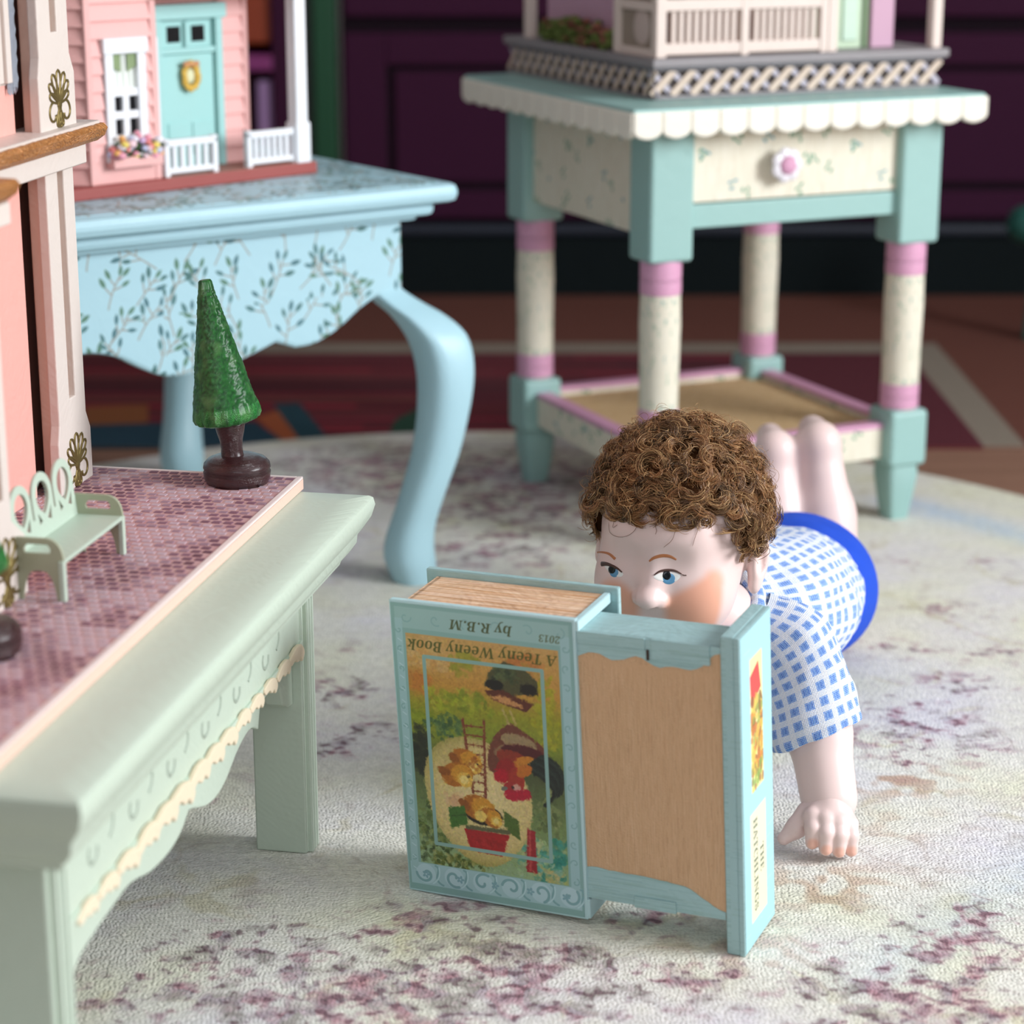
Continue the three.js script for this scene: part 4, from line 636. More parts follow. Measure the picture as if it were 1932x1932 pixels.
  const sc = part('side_window', bx(0.50, 0.56, F, T, -0.2, -0.19, 0.001), paint('#7a544e', 0.6), h); part('curtain', grid(14, 6, (u, v) => ({ x: lerp(0.525, 0.556, u), y: lerp(F + 0.02, T, v), z: -0.186 + 0.002 * Math.sin(u * 20) })), mat('#b3a49c', 0.8), sc);
  // left side: screen near the corner, shrub by the pink wall
  const s2 = part('side_screen', bx(X0 + 0.010, X0 + 0.014, F, T, -0.155, -0.026, 0.001), paint('#948678', 0.6), h); part('lace', new THREE.SphereGeometry(1, 16, 10).scale(0.003, 0.03, 0.03).translate(X0 + 0.010, 0.897, -0.082), mat('#c3b2aa', 0.8), s2); part('screen_rail', bx(X0 + 0.004, X0 + 0.014, F, F + 0.014, -0.155, -0.026, 0.002), creamW, s2); part('screen_rail', bx(X0 + 0.004, X0 + 0.014, 0.925, 0.94, -0.155, -0.026, 0.002), creamW, s2);
  const sh = thing('shrub', 'low green shrub with reddish blooms on the shaded side of the lattice house deck', 'shrub'); sh.position.copy(V(X0 + 0.012, F, -0.33).applyEuler(new THREE.Euler(0, THREE.MathUtils.degToRad(WD), 0)).add(V(...WT))); sh.rotation.y = THREE.MathUtils.degToRad(WD);
  const ico = new THREE.IcosahedronGeometry(1, 1), lv = [], bl3 = []; for (let k = 0; k < 240; k++) { const z = rr(-0.15, 0.14), y = rr(0.004, 0.05) * (1 - 0.3 * Math.abs(z) / 0.15), g = ico.clone().scale(0.006, 0.005, 0.008).rotateY(R() * 6).translate(rr(-0.008, 0.008), y, z); (R() < 0.72 ? lv : bl3).push(g); }
  stuff(part('foliage', merge(lv), mat('#5b6b2c', 0.7), sh)); stuff(part('blossoms', merge(bl3), mat('#7a4636', 0.7), sh));
}
// ---------- the sliding box made like a storybook ----------
{
  const book = thing('storybook_box', 'upside-down storybook box with a hen and egg picture, its drawer pulled out before the doll', 'book box', [-0.1209, 0, -2.4263], 0);
  book.quaternion.setFromEuler(new THREE.Euler(0, -0.427, 0)).multiply(new THREE.Quaternion().setFromEuler(new THREE.Euler(0.0533, 0, 0))).multiply(new THREE.Quaternion().setFromEuler(new THREE.Euler(0, 0, 0.0311)));
  // local: x along the box to the right, y up, z towards the viewer (front cover at z = 0, back cover at z = -0.104)
  const HC = 0.3647, WC = 0.2285, TC = 0.1043, cloth = '#93bcb8';
  const tealP = mat('#a6c6c8', 0.55, { map: canvasTex(512, 512, (c, w, h) => { c.fillStyle = '#f4f8f8'; c.fillRect(0, 0, w, h); for (let i = 0; i < 700; i++) { c.fillStyle = ['rgba(190,205,205,.25)', 'rgba(255,255,255,.3)', 'rgba(205,215,200,.2)', 'rgba(150,160,150,.08)'][i % 4]; c.fillRect(R() * w, R() * h, 30 + 140 * R(), 1 + 4 * R()); } }, { size: [0.2, 0.2] }), bumpMap: brushBump, bumpScale: 0.0012 });
  const edgeP = mat('#b6d6da', 0.5, { bumpMap: brushBump, bumpScale: 0.0008 });
  // the printed front: an Easter picture card, upside down as the box stands
  const art = canvasTex(1024, 1640, (c, W, H) => {
    const X = (u) => u * W, Y = (v) => v * H;
    c.fillStyle = '#86adaa'; c.fillRect(0, 0, W, H);
    const swirl = (x, y, s, a, d) => { c.save(); c.translate(x, y); c.rotate(a); c.scale(d, 1); c.beginPath(); for (let k = 0; k < 40; k++) { const t = k / 39 * 5, r = s * (1 - t / 6.2); k ? c.lineTo(r * Math.cos(t), r * Math.sin(t)) : c.moveTo(r, 0); } c.stroke(); c.restore(); };
    // lighter scrollwork border
    c.fillStyle = '#a3c5cb'; c.fillRect(X(0.012), Y(0.90), X(0.976), Y(0.078)); c.fillStyle = '#97bab9'; c.fillRect(X(0.02), Y(0.012), X(0.96), Y(0.07)); c.fillStyle = '#9dc0c4'; c.fillRect(X(0.018), Y(0.05), X(0.042), Y(0.88)); c.fillRect(X(0.932), Y(0.05), X(0.05), Y(0.87));
    c.lineCap = 'round'; for (let i = 0; i < 6; i++) { const x = X(0.10 + i * 0.165), d = i % 2 ? 1 : -1; c.fillStyle = '#b3d0d8'; c.beginPath(); c.arc(x, Y(0.938), 58, 0, 7); c.fill(); c.strokeStyle = '#7ea8ae'; c.lineWidth = 15; swirl(x, Y(0.938), 56, i * 1.1, d); c.lineWidth = 12; c.beginPath(); c.moveTo(x + 60, Y(0.905)); c.bezierCurveTo(x + 110, Y(0.915), x + 20, Y(0.955), x + 100, Y(0.972)); c.stroke(); c.strokeStyle = '#b8d6dc'; c.lineWidth = 8; c.beginPath(); c.moveTo(x + 40, Y(0.97)); c.quadraticCurveTo(x + 90, Y(0.95), x + 80, Y(0.91)); c.stroke(); }
    c.strokeStyle = '#84acad'; c.lineWidth = 7; for (let i = 0; i < 13; i++) { swirl(X(0.958), Y(0.09 + i * 0.066), 24, i * 2, 1); swirl(X(0.038), Y(0.09 + i * 0.066), 18, i * 2, -1); } for (let i = 0; i < 6; i++) swirl(X(0.08 + i * 0.17), Y(0.045), 34, i, 1);
    c.strokeStyle = '#bcd6dc'; c.lineWidth = 5; for (let i = 0; i < 20; i++) { c.beginPath(); c.moveTo(X(0.03), Y(0.12 + i * 0.042)); c.lineTo(X(0.05), Y(0.128 + i * 0.042)); c.stroke(); }
    for (let i = 0; i < 5; i++) { c.fillStyle = '#7fa8b4'; const x = X(0.1 + i * 0.2), y = Y(0.94); for (let k = 0; k < 5; k++) { c.beginPath(); c.ellipse(x + 14 * Math.cos(k * 1.257), y + 14 * Math.sin(k * 1.257), 10, 7, k * 1.257, 0, 7); c.fill(); } }
    // picture ground
    c.save(); c.beginPath(); c.rect(X(0.075), Y(0.098), X(0.845), Y(0.80)); c.clip();
    const bg = c.createLinearGradient(0, Y(0.1), 0, Y(0.9)); bg.addColorStop(0, '#c29a5c'); bg.addColorStop(0.2, '#bb8a3c'); bg.addColorStop(0.30, '#8e8d24'); bg.addColorStop(0.42, '#7d8a2a'); bg.addColorStop(0.55, '#4b5432'); bg.addColorStop(0.75, '#6f8550'); bg.addColorStop(1, '#93ad84'); c.fillStyle = bg; c.fillRect(0, 0, W, H);
    const dab = (u, v, n, sx, sy, cols, r0, r1) => { for (let i = 0; i < n; i++) { c.fillStyle = cols[Math.floor(R() * cols.length)]; c.globalAlpha = 0.35 + 0.5 * R(); c.beginPath(); c.ellipse(X(u + (R() + R() - 1) * sx), Y(v + (R() + R() - 1) * sy), rr(r0, r1), rr(r0, r1) * 0.6, R() * 6, 0, 7); c.fill(); } c.globalAlpha = 1; };
    dab(0.2, 0.17, 60, 0.14, 0.06, ['#c7a267', '#c49452', '#caa972'], 20, 60); dab(0.14, 0.27, 50, 0.08, 0.05, ['#b8702c', '#bf7b35', '#b5812f'], 14, 40); dab(0.72, 0.16, 50, 0.16, 0.04, ['#b57036', '#c07a3e', '#a8863c'], 16, 44);
    dab(0.40, 0.17, 30, 0.08, 0.05, ['#8d8b2a', '#9a9430'], 14, 40); dab(0.36, 0.31, 90, 0.2, 0.05, ['#9aa025', '#7e8a20', '#a8a636', '#6f7a1e'], 12, 36); dab(0.83, 0.33, 80, 0.08, 0.13, ['#9c981c', '#8a8f22', '#a59f2a'], 14, 36); dab(0.14, 0.385, 50, 0.07, 0.03, ['#75861a', '#8c9624'], 12, 30);
    dab(0.26, 0.40, 90, 0.12, 0.05, ['#3f5f3a', '#56733f', '#6f8748', '#2c4a30'], 8, 24); dab(0.12, 0.5, 70, 0.06, 0.09, ['#23281c', '#2e3422', '#1d2118'], 16, 40); dab(0.17, 0.78, 160, 0.13, 0.12, ['#34481f', '#4c5f22', '#6d7a3a', '#8f9a5c', '#2a3a1e'], 8, 26); dab(0.3, 0.875, 90, 0.18, 0.03, ['#4a5a22', '#6a6f24', '#a7a566', '#394a1c'], 8, 22);
    dab(0.82, 0.66, 70, 0.1, 0.1, ['#5d6a3a', '#7b8a56', '#49562f', '#9aa06a'], 10, 30); dab(0.75, 0.82, 90, 0.16, 0.08, ['#7fae9e', '#4f9a8c', '#9fb98c', '#2f8476', '#b8bb84'], 12, 36); dab(0.87, 0.8, 26, 0.05, 0.06, ['#1f7a70', '#3a8f80'], 14, 30); dab(0.82, 0.88, 40, 0.1, 0.03, ['#a8a86a', '#c0b27a', '#2f8072'], 10, 26);
    const el = (u, v, a, b, f, rot = 0) => { c.fillStyle = f; c.beginPath(); c.ellipse(X(u), Y(v), X(a), Y(b), rot, 0, 7); c.fill(); };
    const poly = (pts, f) => { c.fillStyle = f; c.beginPath(); pts.forEach(([u, v], i) => i ? c.lineTo(X(u), Y(v)) : c.moveTo(X(u), Y(v))); c.closePath(); c.fill(); };
    // thatched hut, upside down
    poly([[0.53, 0.20], [0.62, 0.155], [0.72, 0.17], [0.80, 0.21], [0.80, 0.245], [0.66, 0.27], [0.50, 0.245]], '#4c4a2c'); dab(0.62, 0.2, 40, 0.08, 0.03, ['#39472a', '#54603a', '#2d3524'], 10, 26); el(0.56, 0.238, 0.05, 0.018, '#17130e'); el(0.75, 0.243, 0.05, 0.02, '#1b140c'); poly([[0.50, 0.262], [0.60, 0.252], [0.77, 0.29], [0.73, 0.318], [0.56, 0.294]], '#5b2a1c'); poly([[0.53, 0.28], [0.6, 0.272], [0.70, 0.292], [0.72, 0.308], [0.60, 0.298]], '#c08a56');
    // egg house
    const eg = c.createRadialGradient(X(0.47), Y(0.62), 40, X(0.45), Y(0.65), X(0.36)); eg.addColorStop(0, '#d9c690'); eg.addColorStop(0.75, '#cdb87c'); eg.addColorStop(1, '#a89a58'); c.fillStyle = eg; c.beginPath(); c.moveTo(X(0.45), Y(0.878)); c.bezierCurveTo(X(0.25), Y(0.86), X(0.13), Y(0.72), X(0.13), Y(0.60)); c.bezierCurveTo(X(0.13), Y(0.48), X(0.26), Y(0.425), X(0.42), Y(0.43)); c.bezierCurveTo(X(0.60), Y(0.435), X(0.735), Y(0.54), X(0.735), Y(0.64)); c.bezierCurveTo(X(0.735), Y(0.75), X(0.62), Y(0.87), X(0.45), Y(0.878)); c.fill();
    dab(0.29, 0.52, 30, 0.08, 0.05, ['#b9a86a', '#c8b074'], 16, 44); dab(0.3, 0.66, 24, 0.06, 0.03, ['#d2a985', '#caa077'], 14, 30);
    // ladder
    c.strokeStyle = '#7a3a26'; c.lineWidth = 15; for (const [a, b, d, e] of [[0.37, 0.37, 0.405, 0.62], [0.49, 0.365, 0.475, 0.63]]) { c.beginPath(); c.moveTo(X(a), Y(b)); c.lineTo(X(d), Y(e)); c.stroke(); } c.lineWidth = 9; for (let k = 0; k < 8; k++) { const v = 0.39 + k * 0.032, t = k / 8; c.beginPath(); c.moveTo(X(lerp(0.373, 0.405, t)), Y(v)); c.lineTo(X(lerp(0.488, 0.476, t)), Y(v)); c.stroke(); }
    // hen
    c.fillStyle = '#6d3a2a'; c.beginPath(); c.moveTo(X(0.64), Y(0.36)); c.bezierCurveTo(X(0.53), Y(0.40), X(0.49), Y(0.46), X(0.50), Y(0.53)); c.bezierCurveTo(X(0.58), Y(0.57), X(0.78), Y(0.54), X(0.84), Y(0.47)); c.bezierCurveTo(X(0.84), Y(0.42), X(0.72), Y(0.39), X(0.64), Y(0.36)); c.fill();
    el(0.68, 0.425, 0.10, 0.028, '#96805c', 0.2); el(0.62, 0.455, 0.09, 0.022, '#8a6a4c', -0.3); el(0.70, 0.455, 0.12, 0.022, '#4e1517', 0.05); el(0.64, 0.485, 0.09, 0.03, '#8a2f1c', 0.2); el(0.70, 0.495, 0.07, 0.024, '#c07a26', -0.4); el(0.79, 0.49, 0.07, 0.02, '#b98838', -0.2); el(0.83, 0.485, 0.02, 0.02, '#c96a22');
    c.strokeStyle = '#202a22'; for (let k = 0; k < 9; k++) { c.lineWidth = 16; c.strokeStyle = ['#1d2620', '#27342a', '#161d19'][k % 3]; c.beginPath(); c.moveTo(X(0.80 - k * 0.012), Y(0.46 + k * 0.006)); c.quadraticCurveTo(X(0.95), Y(0.47 + k * 0.012), X(0.90 - k * 0.012), Y(0.58 + 0.006 * k)); c.stroke(); }
    el(0.60, 0.525, 0.055, 0.04, '#8f1d1c', 0.5); el(0.655, 0.555, 0.045, 0.045, '#a03022'); el(0.70, 0.52, 0.05, 0.02, '#bb6a22', -0.6); el(0.57, 0.548, 0.04, 0.026, '#b01226', 0.3); el(0.625, 0.585, 0.045, 0.022, '#9c2b28'); el(0.655, 0.582, 0.024, 0.013, '#cf9a8a'); el(0.633, 0.583, 0.009, 0.005, '#1a0a08'); for (let k = 0; k < 5; k++) el(0.605 + k * 0.026, 0.612 - 0.004 * Math.abs(k - 1), 0.023, 0.019, '#b01430'); el(0.585, 0.59, 0.02, 0.007, '#6d6a62', -0.4);
    c.strokeStyle = '#b09a60'; c.lineWidth = 12; for (const a of [0.63, 0.67]) { c.beginPath(); c.moveTo(X(a), Y(0.365)); c.lineTo(X(a - 0.03), Y(0.32)); c.stroke(); }
    // chicks
    const chick = (u, v, s, rot) => { el(u, v, 0.075 * s, 0.034 * s, '#a8641c', rot); el(u + 0.02 * s, v - 0.004, 0.05 * s, 0.026 * s, '#c98c2a', rot); el(u + 0.035 * s, v + 0.012 * s, 0.034 * s, 0.021 * s, '#dcb04c'); el(u + 0.03 * s, v + 0.012 * s, 0.02 * s, 0.012 * s, '#e8cf7c'); el(u - 0.06 * s, v - 0.006, 0.03 * s, 0.012 * s, '#8c4f18', rot + 0.5); el(u + 0.05 * s, v + 0.004, 0.006, 0.004, '#24140a'); };
    el(0.40, 0.50, 0.06, 0.02, '#7a2a1c', 0.3); chick(0.38, 0.515, 1.2, 0.4); chick(0.32, 0.565, 1.25, -0.3); dab(0.41, 0.52, 20, 0.05, 0.03, ['#b06a20', '#8f4a18'], 6, 16);
    // window, shutters, red flower box, post
    el(0.46, 0.695, 0.105, 0.036, '#16120d'); chick(0.43, 0.672, 1.3, 0.2); chick(0.50, 0.70, 0.9, 0.6); el(0.44, 0.70, 0.035, 0.02, '#e0bf62');
    poly([[0.255, 0.685], [0.35, 0.672], [0.365, 0.735], [0.265, 0.757]], '#3e6a26'); poly([[0.575, 0.668], [0.655, 0.697], [0.66, 0.765], [0.60, 0.742], [0.572, 0.722]], '#4b6426'); c.strokeStyle = '#2c4a1c'; c.lineWidth = 6; c.beginPath(); c.moveTo(X(0.26), Y(0.716)); c.lineTo(X(0.355), Y(0.703)); c.stroke(); poly([[0.35, 0.738], [0.60, 0.735], [0.61, 0.75], [0.35, 0.752]], '#5a5a3c');
    poly([[0.34, 0.752], [0.60, 0.752], [0.555, 0.832], [0.375, 0.828]], '#a3191f'); dab(0.47, 0.79, 20, 0.08, 0.02, ['#8c1219', '#b2262a'], 8, 18); c.save(); c.translate(X(0.46), Y(0.80)); c.rotate(Math.PI); c.restore();
    poly([[0.70, 0.72], [0.745, 0.725], [0.745, 0.872], [0.685, 0.872]], '#98202a'); poly([[0.71, 0.725], [0.72, 0.725], [0.712, 0.868], [0.70, 0.868]], '#b84a48');
    { const im = c.getImageData(0, 0, W, H).data; for (let i = 0; i < 14000; i++) { const x = X(rr(0.08, 0.915)), y = Y(rr(0.105, 0.893)), q = 4 * (Math.floor(y) * W + Math.floor(x)), k = rr(0.86, 1.12); c.globalAlpha = rr(0.25, 0.6); c.fillStyle = `rgb(${clamp(im[q] * k, 0, 255) | 0},${clamp(im[q + 1] * k * rr(0.95, 1.05), 0, 255) | 0},${clamp(im[q + 2] * k * rr(0.88, 1.08), 0, 255) | 0})`; c.beginPath(); c.ellipse(x + rr(-7, 7), y + rr(-7, 7), rr(4, 13), rr(3, 7), R() * 6, 0, 7); c.fill(); } c.globalAlpha = 1; }
    c.restore();
    c.strokeStyle = '#86aaa4'; c.lineWidth = 21; c.lineJoin = 'round'; c.strokeRect(X(0.172), Y(0.172), X(0.655), Y(0.65));
    // lettering, which reads the other way up
    const txt = (s, u, v, px, col, font, sc = 1) => { c.save(); c.translate(X(u), Y(v)); c.rotate(Math.PI); c.scale(sc, 1); c.transform(1, 0, -0.2, 1, 0, 0); c.font = `bold ${px}px ${font}`; c.textAlign = 'center'; c.textBaseline = 'middle'; c.fillStyle = col; c.fillText(s, 0, 0); c.restore(); };
    txt('by R.B.M', 0.50, 0.052, 76, '#4a5432', 'serif', 1.05); txt('2013', 0.875, 0.063, 56, '#5d6a4a', 'serif', 0.95); txt('A Teeny Weeny Book', 0.495, 0.134, 82, '#54561e', 'serif', 0.98);
  });
  const coverMat = mat('#ffffff', 0.33, { map: art, clearcoat: 0.25, clearcoatRoughness: 0.35 });
  part('front_cover', bx(0, WC, 0, HC, -0.009, 0, 0.0018), edgeP, book);
  const print = new THREE.PlaneGeometry(WC - 0.006, HC - 0.006, 1, 1); print.translate(WC / 2 - 0.001, HC / 2, 0.0004); part('cover_print', print, coverMat, book, 'upside-down picture print with the words A Teeny Weeny Book');
  part('back_cover', bx(0, WC + 0.012, 0, HC + 0.004, -TC, -TC + 0.009, 0.0018), tealP, book);
  // page block: side walls and the top and bottom edges, grained like pages
  const pages = mat('#ffffff', 0.7, { map: canvasTex(1024, 512, (c, w, h) => { c.fillStyle = '#e0c0a0'; c.fillRect(0, 0, w, h); for (let i = 0; i < 560; i++) { const y = R() * h; c.fillStyle = ['rgba(184,128,78,.45)', 'rgba(240,218,190,.5)', 'rgba(205,150,100,.4)', 'rgba(232,205,188,.5)', 'rgba(150,104,64,.35)'][i % 5]; c.fillRect(R() * w - 200, y, 120 + 600 * R(), 1.5 + 7 * R()); } }, { size: [0.24, 0.1] }), bumpMap: brushBump, bumpScale: 0.002 });
  const pb = part('page_block', bx(0.016, WC - 0.004, HC - 0.012, HC - 0.004, -TC + 0.009, -0.009, 0.001), pages, book, 'grained page edges');
  part('page_block', bx(0.014, 0.022, 0.004, HC - 0.004, -TC + 0.009, -0.009, 0.001), pages, book); part('page_block', bx(0.016, WC - 0.004, 0.004, 0.012, -TC + 0.009, -0.009, 0.001), pages, book);
  part('side_strip', bx(WC - 0.005, WC + 0.003, HC - 0.014, HC - 0.0015, -TC + 0.008, -0.0005, 0.0015), edgeP, book); part('side_strip', bx(WC - 0.005, WC + 0.003, 0.0015, 0.026, -TC + 0.008, -0.0005, 0.0015), edgeP, book);
  // drawer with its bare card bottom towards the viewer and ragged painted margins
  const HD0 = 0.0278, HD = 0.351, ND = -0.002, ND2 = -0.0669, S1 = 0.394;
  const card = mat('#ffffff', 0.8, { map: canvasTex(512, 1024, (c, w, h) => { c.fillStyle = '#cba681'; c.fillRect(0, 0, w, h); for (let i = 0; i < 5200; i++) { c.fillStyle = ['rgba(212,176,138,.2)', 'rgba(160,122,88,.18)', 'rgba(222,192,160,.16)', 'rgba(188,150,108,.2)'][i % 4]; c.fillRect(R() * w, R() * h, 1 + 2.5 * R(), 12 + 80 * R()); } for (let i = 0; i < 26; i++) { c.fillStyle = 'rgba(110,80,56,.4)'; c.fillRect(R() * w, R() * h, 2, 3); } }, { size: [0.16, 0.32] }), bumpMap: fineBump, bumpScale: 0.0008 });
  const dw = part('drawer', bx(WC - 0.1, S1, HD0, HD, ND2, ND - 0.004, 0.002), tealP, book);
  part('card_base', bx(WC - 0.02, S1 + 0.001, HD0 + 0.001, HD - 0.008, ND - 0.0045, ND - 0.0015, 0.0006), card, dw, 'bare brown card');
  const rag = (pts) => { const g = ext(pts, 0.0012, 0.0003); g.translate(0, 0, ND - 0.0017); return uvMetres(g); };
  const rp = []; for (let k = 0; k <= 26; k++) { const x = lerp(WC - 0.015, S1, k / 26); rp.push([x, 0.325 - 0.003 * Math.sin(k * 0.9) - 0.006 * smooth(0.30, 0.355, x) + 0.022 * smooth(0.355, 0.39, x) + 0.003 * noise(x * 130, 1, 2)]); }
  part('painted_margin', rag([[S1, HD], [WC - 0.015, HD], ...rp]), tealP, dw);
  const bp = []; for (let k = 0; k <= 26; k++) { const x = lerp(WC - 0.015, S1 - 0.001, k / 26); bp.push([x, lerp(0.068, 0.060, k / 26) - 0.022 * smooth(0.34, 0.392, x) + 0.002 * noise(x * 120, 4, 2)]); }
  part('painted_margin', rag([...bp, [S1 - 0.001, HD0], [WC - 0.015, HD0]].reverse()), tealP, dw);
  part('paper_flap', bx(0.315, S1 - 0.012, HD - 0.022, HD + 0.0008, ND - 0.003, ND + 0.0012, 0.0008), tealP, dw); part('paper_flap', bx(WC, 0.308, HD - 0.014, HD + 0.0006, ND - 0.003, ND + 0.0006, 0.0006), tealP, dw); part('paper_flap', bx(0.285, 0.335, HD0 - 0.002, HD0 + 0.012, ND - 0.003, ND + 0.001, 0.0006), tealP, dw);
  part('notch', bx(0.3095, 0.3125, HD - 0.024, HD - 0.012, ND - 0.002, ND + 0.0009, 0.0005), mat('#3b2c22', 0.8), dw);
  // spine end of the drawer: a thick board with a labelled outer face
  const S2 = 0.4157, SB = -0.0125;
  const sp = part('spine', merge([bx(S1, S2 - 0.006, SB, HC, -TC, 0, 0.002), bx(S2 - 0.0065, S2, SB, HC - 0.0008, -TC, 0.0005, 0.0012)]), tealP, book);
  const spArt = canvasTex(256, 1024, (c, w, h) => {
    c.fillStyle = '#a0ced5'; c.fillRect(0, 0, w, h); for (let i = 0; i < 60; i++) { c.fillStyle = 'rgba(225,240,250,.25)'; c.fillRect(R() * w, R() * h, 60 * R(), 4); }
    const x0 = 74, x1 = 178; c.fillStyle = '#e6e6a0'; c.fillRect(x0, 96, x1 - x0, 430); c.fillStyle = '#e2423f'; c.beginPath(); c.moveTo(x0, 150); c.lineTo(x0 + 72, 122); c.lineTo(x0 + 92, 214); c.lineTo(x0 + 8, 250); c.fill();
    for (let i = 0; i < 130; i++) { c.globalAlpha = 0.7; c.fillStyle = ['#d98a2a', '#e0a63c', '#b8642a', '#8a9a3e', '#e8c35a', '#7a4a22'][i % 6]; c.beginPath(); c.ellipse(rr(x0 + 8, x1 - 6), rr(235, 470), rr(6, 16), rr(10, 24), rr(-0.4, 0.4), 0, 7); c.fill(); } c.globalAlpha = 1; for (let i = 0; i < 40; i++) { c.fillStyle = ['#8fa84a', '#c9c04a', '#6f8f3c', '#a0603a'][i % 4]; c.globalAlpha = 0.7; c.beginPath(); c.ellipse(rr(x0 + 6, x1 - 6), rr(450, 520), 8, 14, 0, 0, 7); c.fill(); } c.globalAlpha = 1;
    c.fillStyle = '#a0ced5'; c.fillRect(0, 90, x0, 450); c.fillRect(x1, 90, w - x1, 450); c.fillRect(0, 527, w, 40);
    c.fillStyle = '#e4ddbf'; c.fillRect(56, 590, 134, 362); c.fillStyle = '#59684f';
    const vt = (s, x, px, sc) => { c.save(); c.translate(x, 770); c.rotate(Math.PI / 2); c.scale(sc, 1); c.font = `bold ${px}px serif`; c.textAlign = 'center'; c.textBaseline = 'middle'; c.fillText(s, 0, 0); c.restore(); };
    vt('THE', 150, 40, 1.1); vt('HATCHLINGS', 98, 46, 0.98);
  });
  const sf = new THREE.PlaneGeometry(TC - 0.004, HC - SB - 0.004); sf.rotateY(Math.PI / 2); sf.translate(S2 + 0.0004, (HC + SB) / 2, -TC / 2); part('spine_print', sf, mat('#ffffff', 0.4, { map: spArt }), sp, 'printed spine label reading THE HATCHLINGS');
}
// ---------- the doll ----------
{
  const doll = thing('doll', 'porcelain boy doll with curly brown hair and gingham shirt lying behind the storybook box', 'doll', [0.2, 0, -2.66]);
  const O = doll.position.clone(), W = (x, y, z) => V(x - O.x, y - O.y, z - O.z);
  // head: own axes, x to the doll's left (right in view), y up, z out of the face
  const HM = new THREE.Matrix4().compose(W(0.2, 0.372, -2.636), new THREE.Quaternion().setFromEuler(new THREE.Euler(0.05, -0.36, -0.05, 'YXZ')), V(1, 1, 1)), HI = HM.clone().invert();
  const prim = [
    [ell(V(0, 0.028, -0.012), V(0.092, 0.098, 0.106)), 0.02], [ell(V(0, -0.045, 0.012), V(0.080, 0.090, 0.082)), 0.04], [ell(V(0.042, -0.055, 0.045), V(0.040, 0.042, 0.040)), 0.03], [ell(V(-0.042, -0.055, 0.045), V(0.040, 0.042, 0.040)), 0.03],
    [cap(V(0, 0.000, 0.084), V(0, -0.038, 0.100), 0.008, 0.0125), 0.018], [ell(V(0, -0.044, 0.1075), V(0.0150, 0.0125, 0.0145)), 0.007], [ell(V(0.0135, -0.048, 0.098), V(0.0088, 0.0085, 0.010)), 0.006], [ell(V(-0.0135, -0.048, 0.098), V(0.0088, 0.0085, 0.010)), 0.006],
    [ell(V(0, -0.112, 0.058), V(0.027, 0.024, 0.026)), 0.025], [ell(V(0, -0.080, 0.084), V(0.021, 0.006, 0.010)), 0.006], [ell(V(0, -0.092, 0.080), V(0.018, 0.007, 0.011)), 0.006],
    [ell(V(0.100, -0.020, -0.020), V(0.012, 0.036, 0.025)), 0.008], [ell(V(-0.098, -0.020, -0.018), V(0.010, 0.031, 0.021)), 0.008], [ell(V(0.100, -0.050, -0.010), V(0.008, 0.013, 0.011)), 0.006], [ell(V(-0.097, -0.046, -0.010), V(0.007, 0.011, 0.010)), 0.006],
    [ell(V(0, 0.035, 0.070), V(0.055, 0.028, 0.028)), 0.03],
  ];
  const dents = [[ell(V(0.036, 0.000, 0.117), V(0.022, 0.012, 0.018)), 0.022], [ell(V(-0.036, 0.000, 0.117), V(0.022, 0.012, 0.018)), 0.022], [ell(V(0.107, -0.018, -0.010), V(0.007, 0.018, 0.011)), 0.006], [ell(V(-0.107, -0.018, -0.010), V(0.007, 0.018, 0.011)), 0.006], [ell(V(0.007, -0.0545, 0.108), V(0.0035, 0.003, 0.006)), 0.003], [ell(V(-0.007, -0.0545, 0.108), V(0.0035, 0.003, 0.006)), 0.003]];
  const neckA = V(0, -0.075, -0.03), neckB = W(0.258, 0.250, -2.69).applyMatrix4(HI);
  const neck = cap(neckA, neckB, 0.044, 0.050);
  const headF = (x, y, z) => { let d = prim[0][0](x, y, z); for (let i = 1; i < prim.length; i++) d = smin(d, prim[i][0](x, y, z), prim[i][1]); for (const [f, k] of dents) d = -smin(-d, f(x, y, z), k); return smin(d, neck(x, y, z), 0.008); };
  const headG = nets(headF, [-0.125, -0.185, -0.135], [0.125, 0.14, 0.135], 0.0032);
  // porcelain tint and the painted blush, one colour per vertex
  const skin = new THREE.Color('#e5cbc6'), blushC = new THREE.Color('#e38c57'), tipC = new THREE.Color('#ee9c74');
  const tint = (g, f) => { const p = g.attributes.position, c = []; for (let i = 0; i < p.count; i++) { const k = f(V(p.getX(i), p.getY(i), p.getZ(i))); c.push(k.r, k.g, k.b); } g.setAttribute('color', new THREE.Float32BufferAttribute(c, 3)); return g; };
  const ehead = V(0, EYE, 0).sub(O).applyMatrix4(HI);
  const trace = (u, v) => { const d = at(u, v, 1).sub(O).applyMatrix4(HI).sub(ehead).normalize(), p = ehead.clone().addScaledVector(d, 2.2); for (let i = 0; i < 80; i++) { const s = headF(p.x, p.y, p.z); if (s < 1e-5) break; p.addScaledVector(d, s * 0.9); } return p; };
  const cheekR = trace(1312, 1156), cheekR2 = trace(1347, 1098), cheekL = trace(1163, 1140), wedge = cap(cheekR, cheekR2, 0.035, 0.012);
  tint(headG, (p) => { const b = Math.max(1 - smooth(-0.006, 0.010, wedge(p.x, p.y, p.z)), 1 - smooth(0.022, 0.038, p.distanceTo(cheekL))); return skin.clone().lerp(blushC, 0.64 * b); });
  headG.applyMatrix4(HM);
  // body: shoulders, trunk, arms, legs as one field
  const jt = { sh1: W(0.345, 0.208, -2.70), el1: W(0.379, 0.130, -2.60), wr1: W(0.3885, 0.060, -2.557), sh2: W(0.235, 0.215, -2.71), el2: W(0.150, 0.115, -2.63), wr2: W(0.128, 0.052, -2.60) };
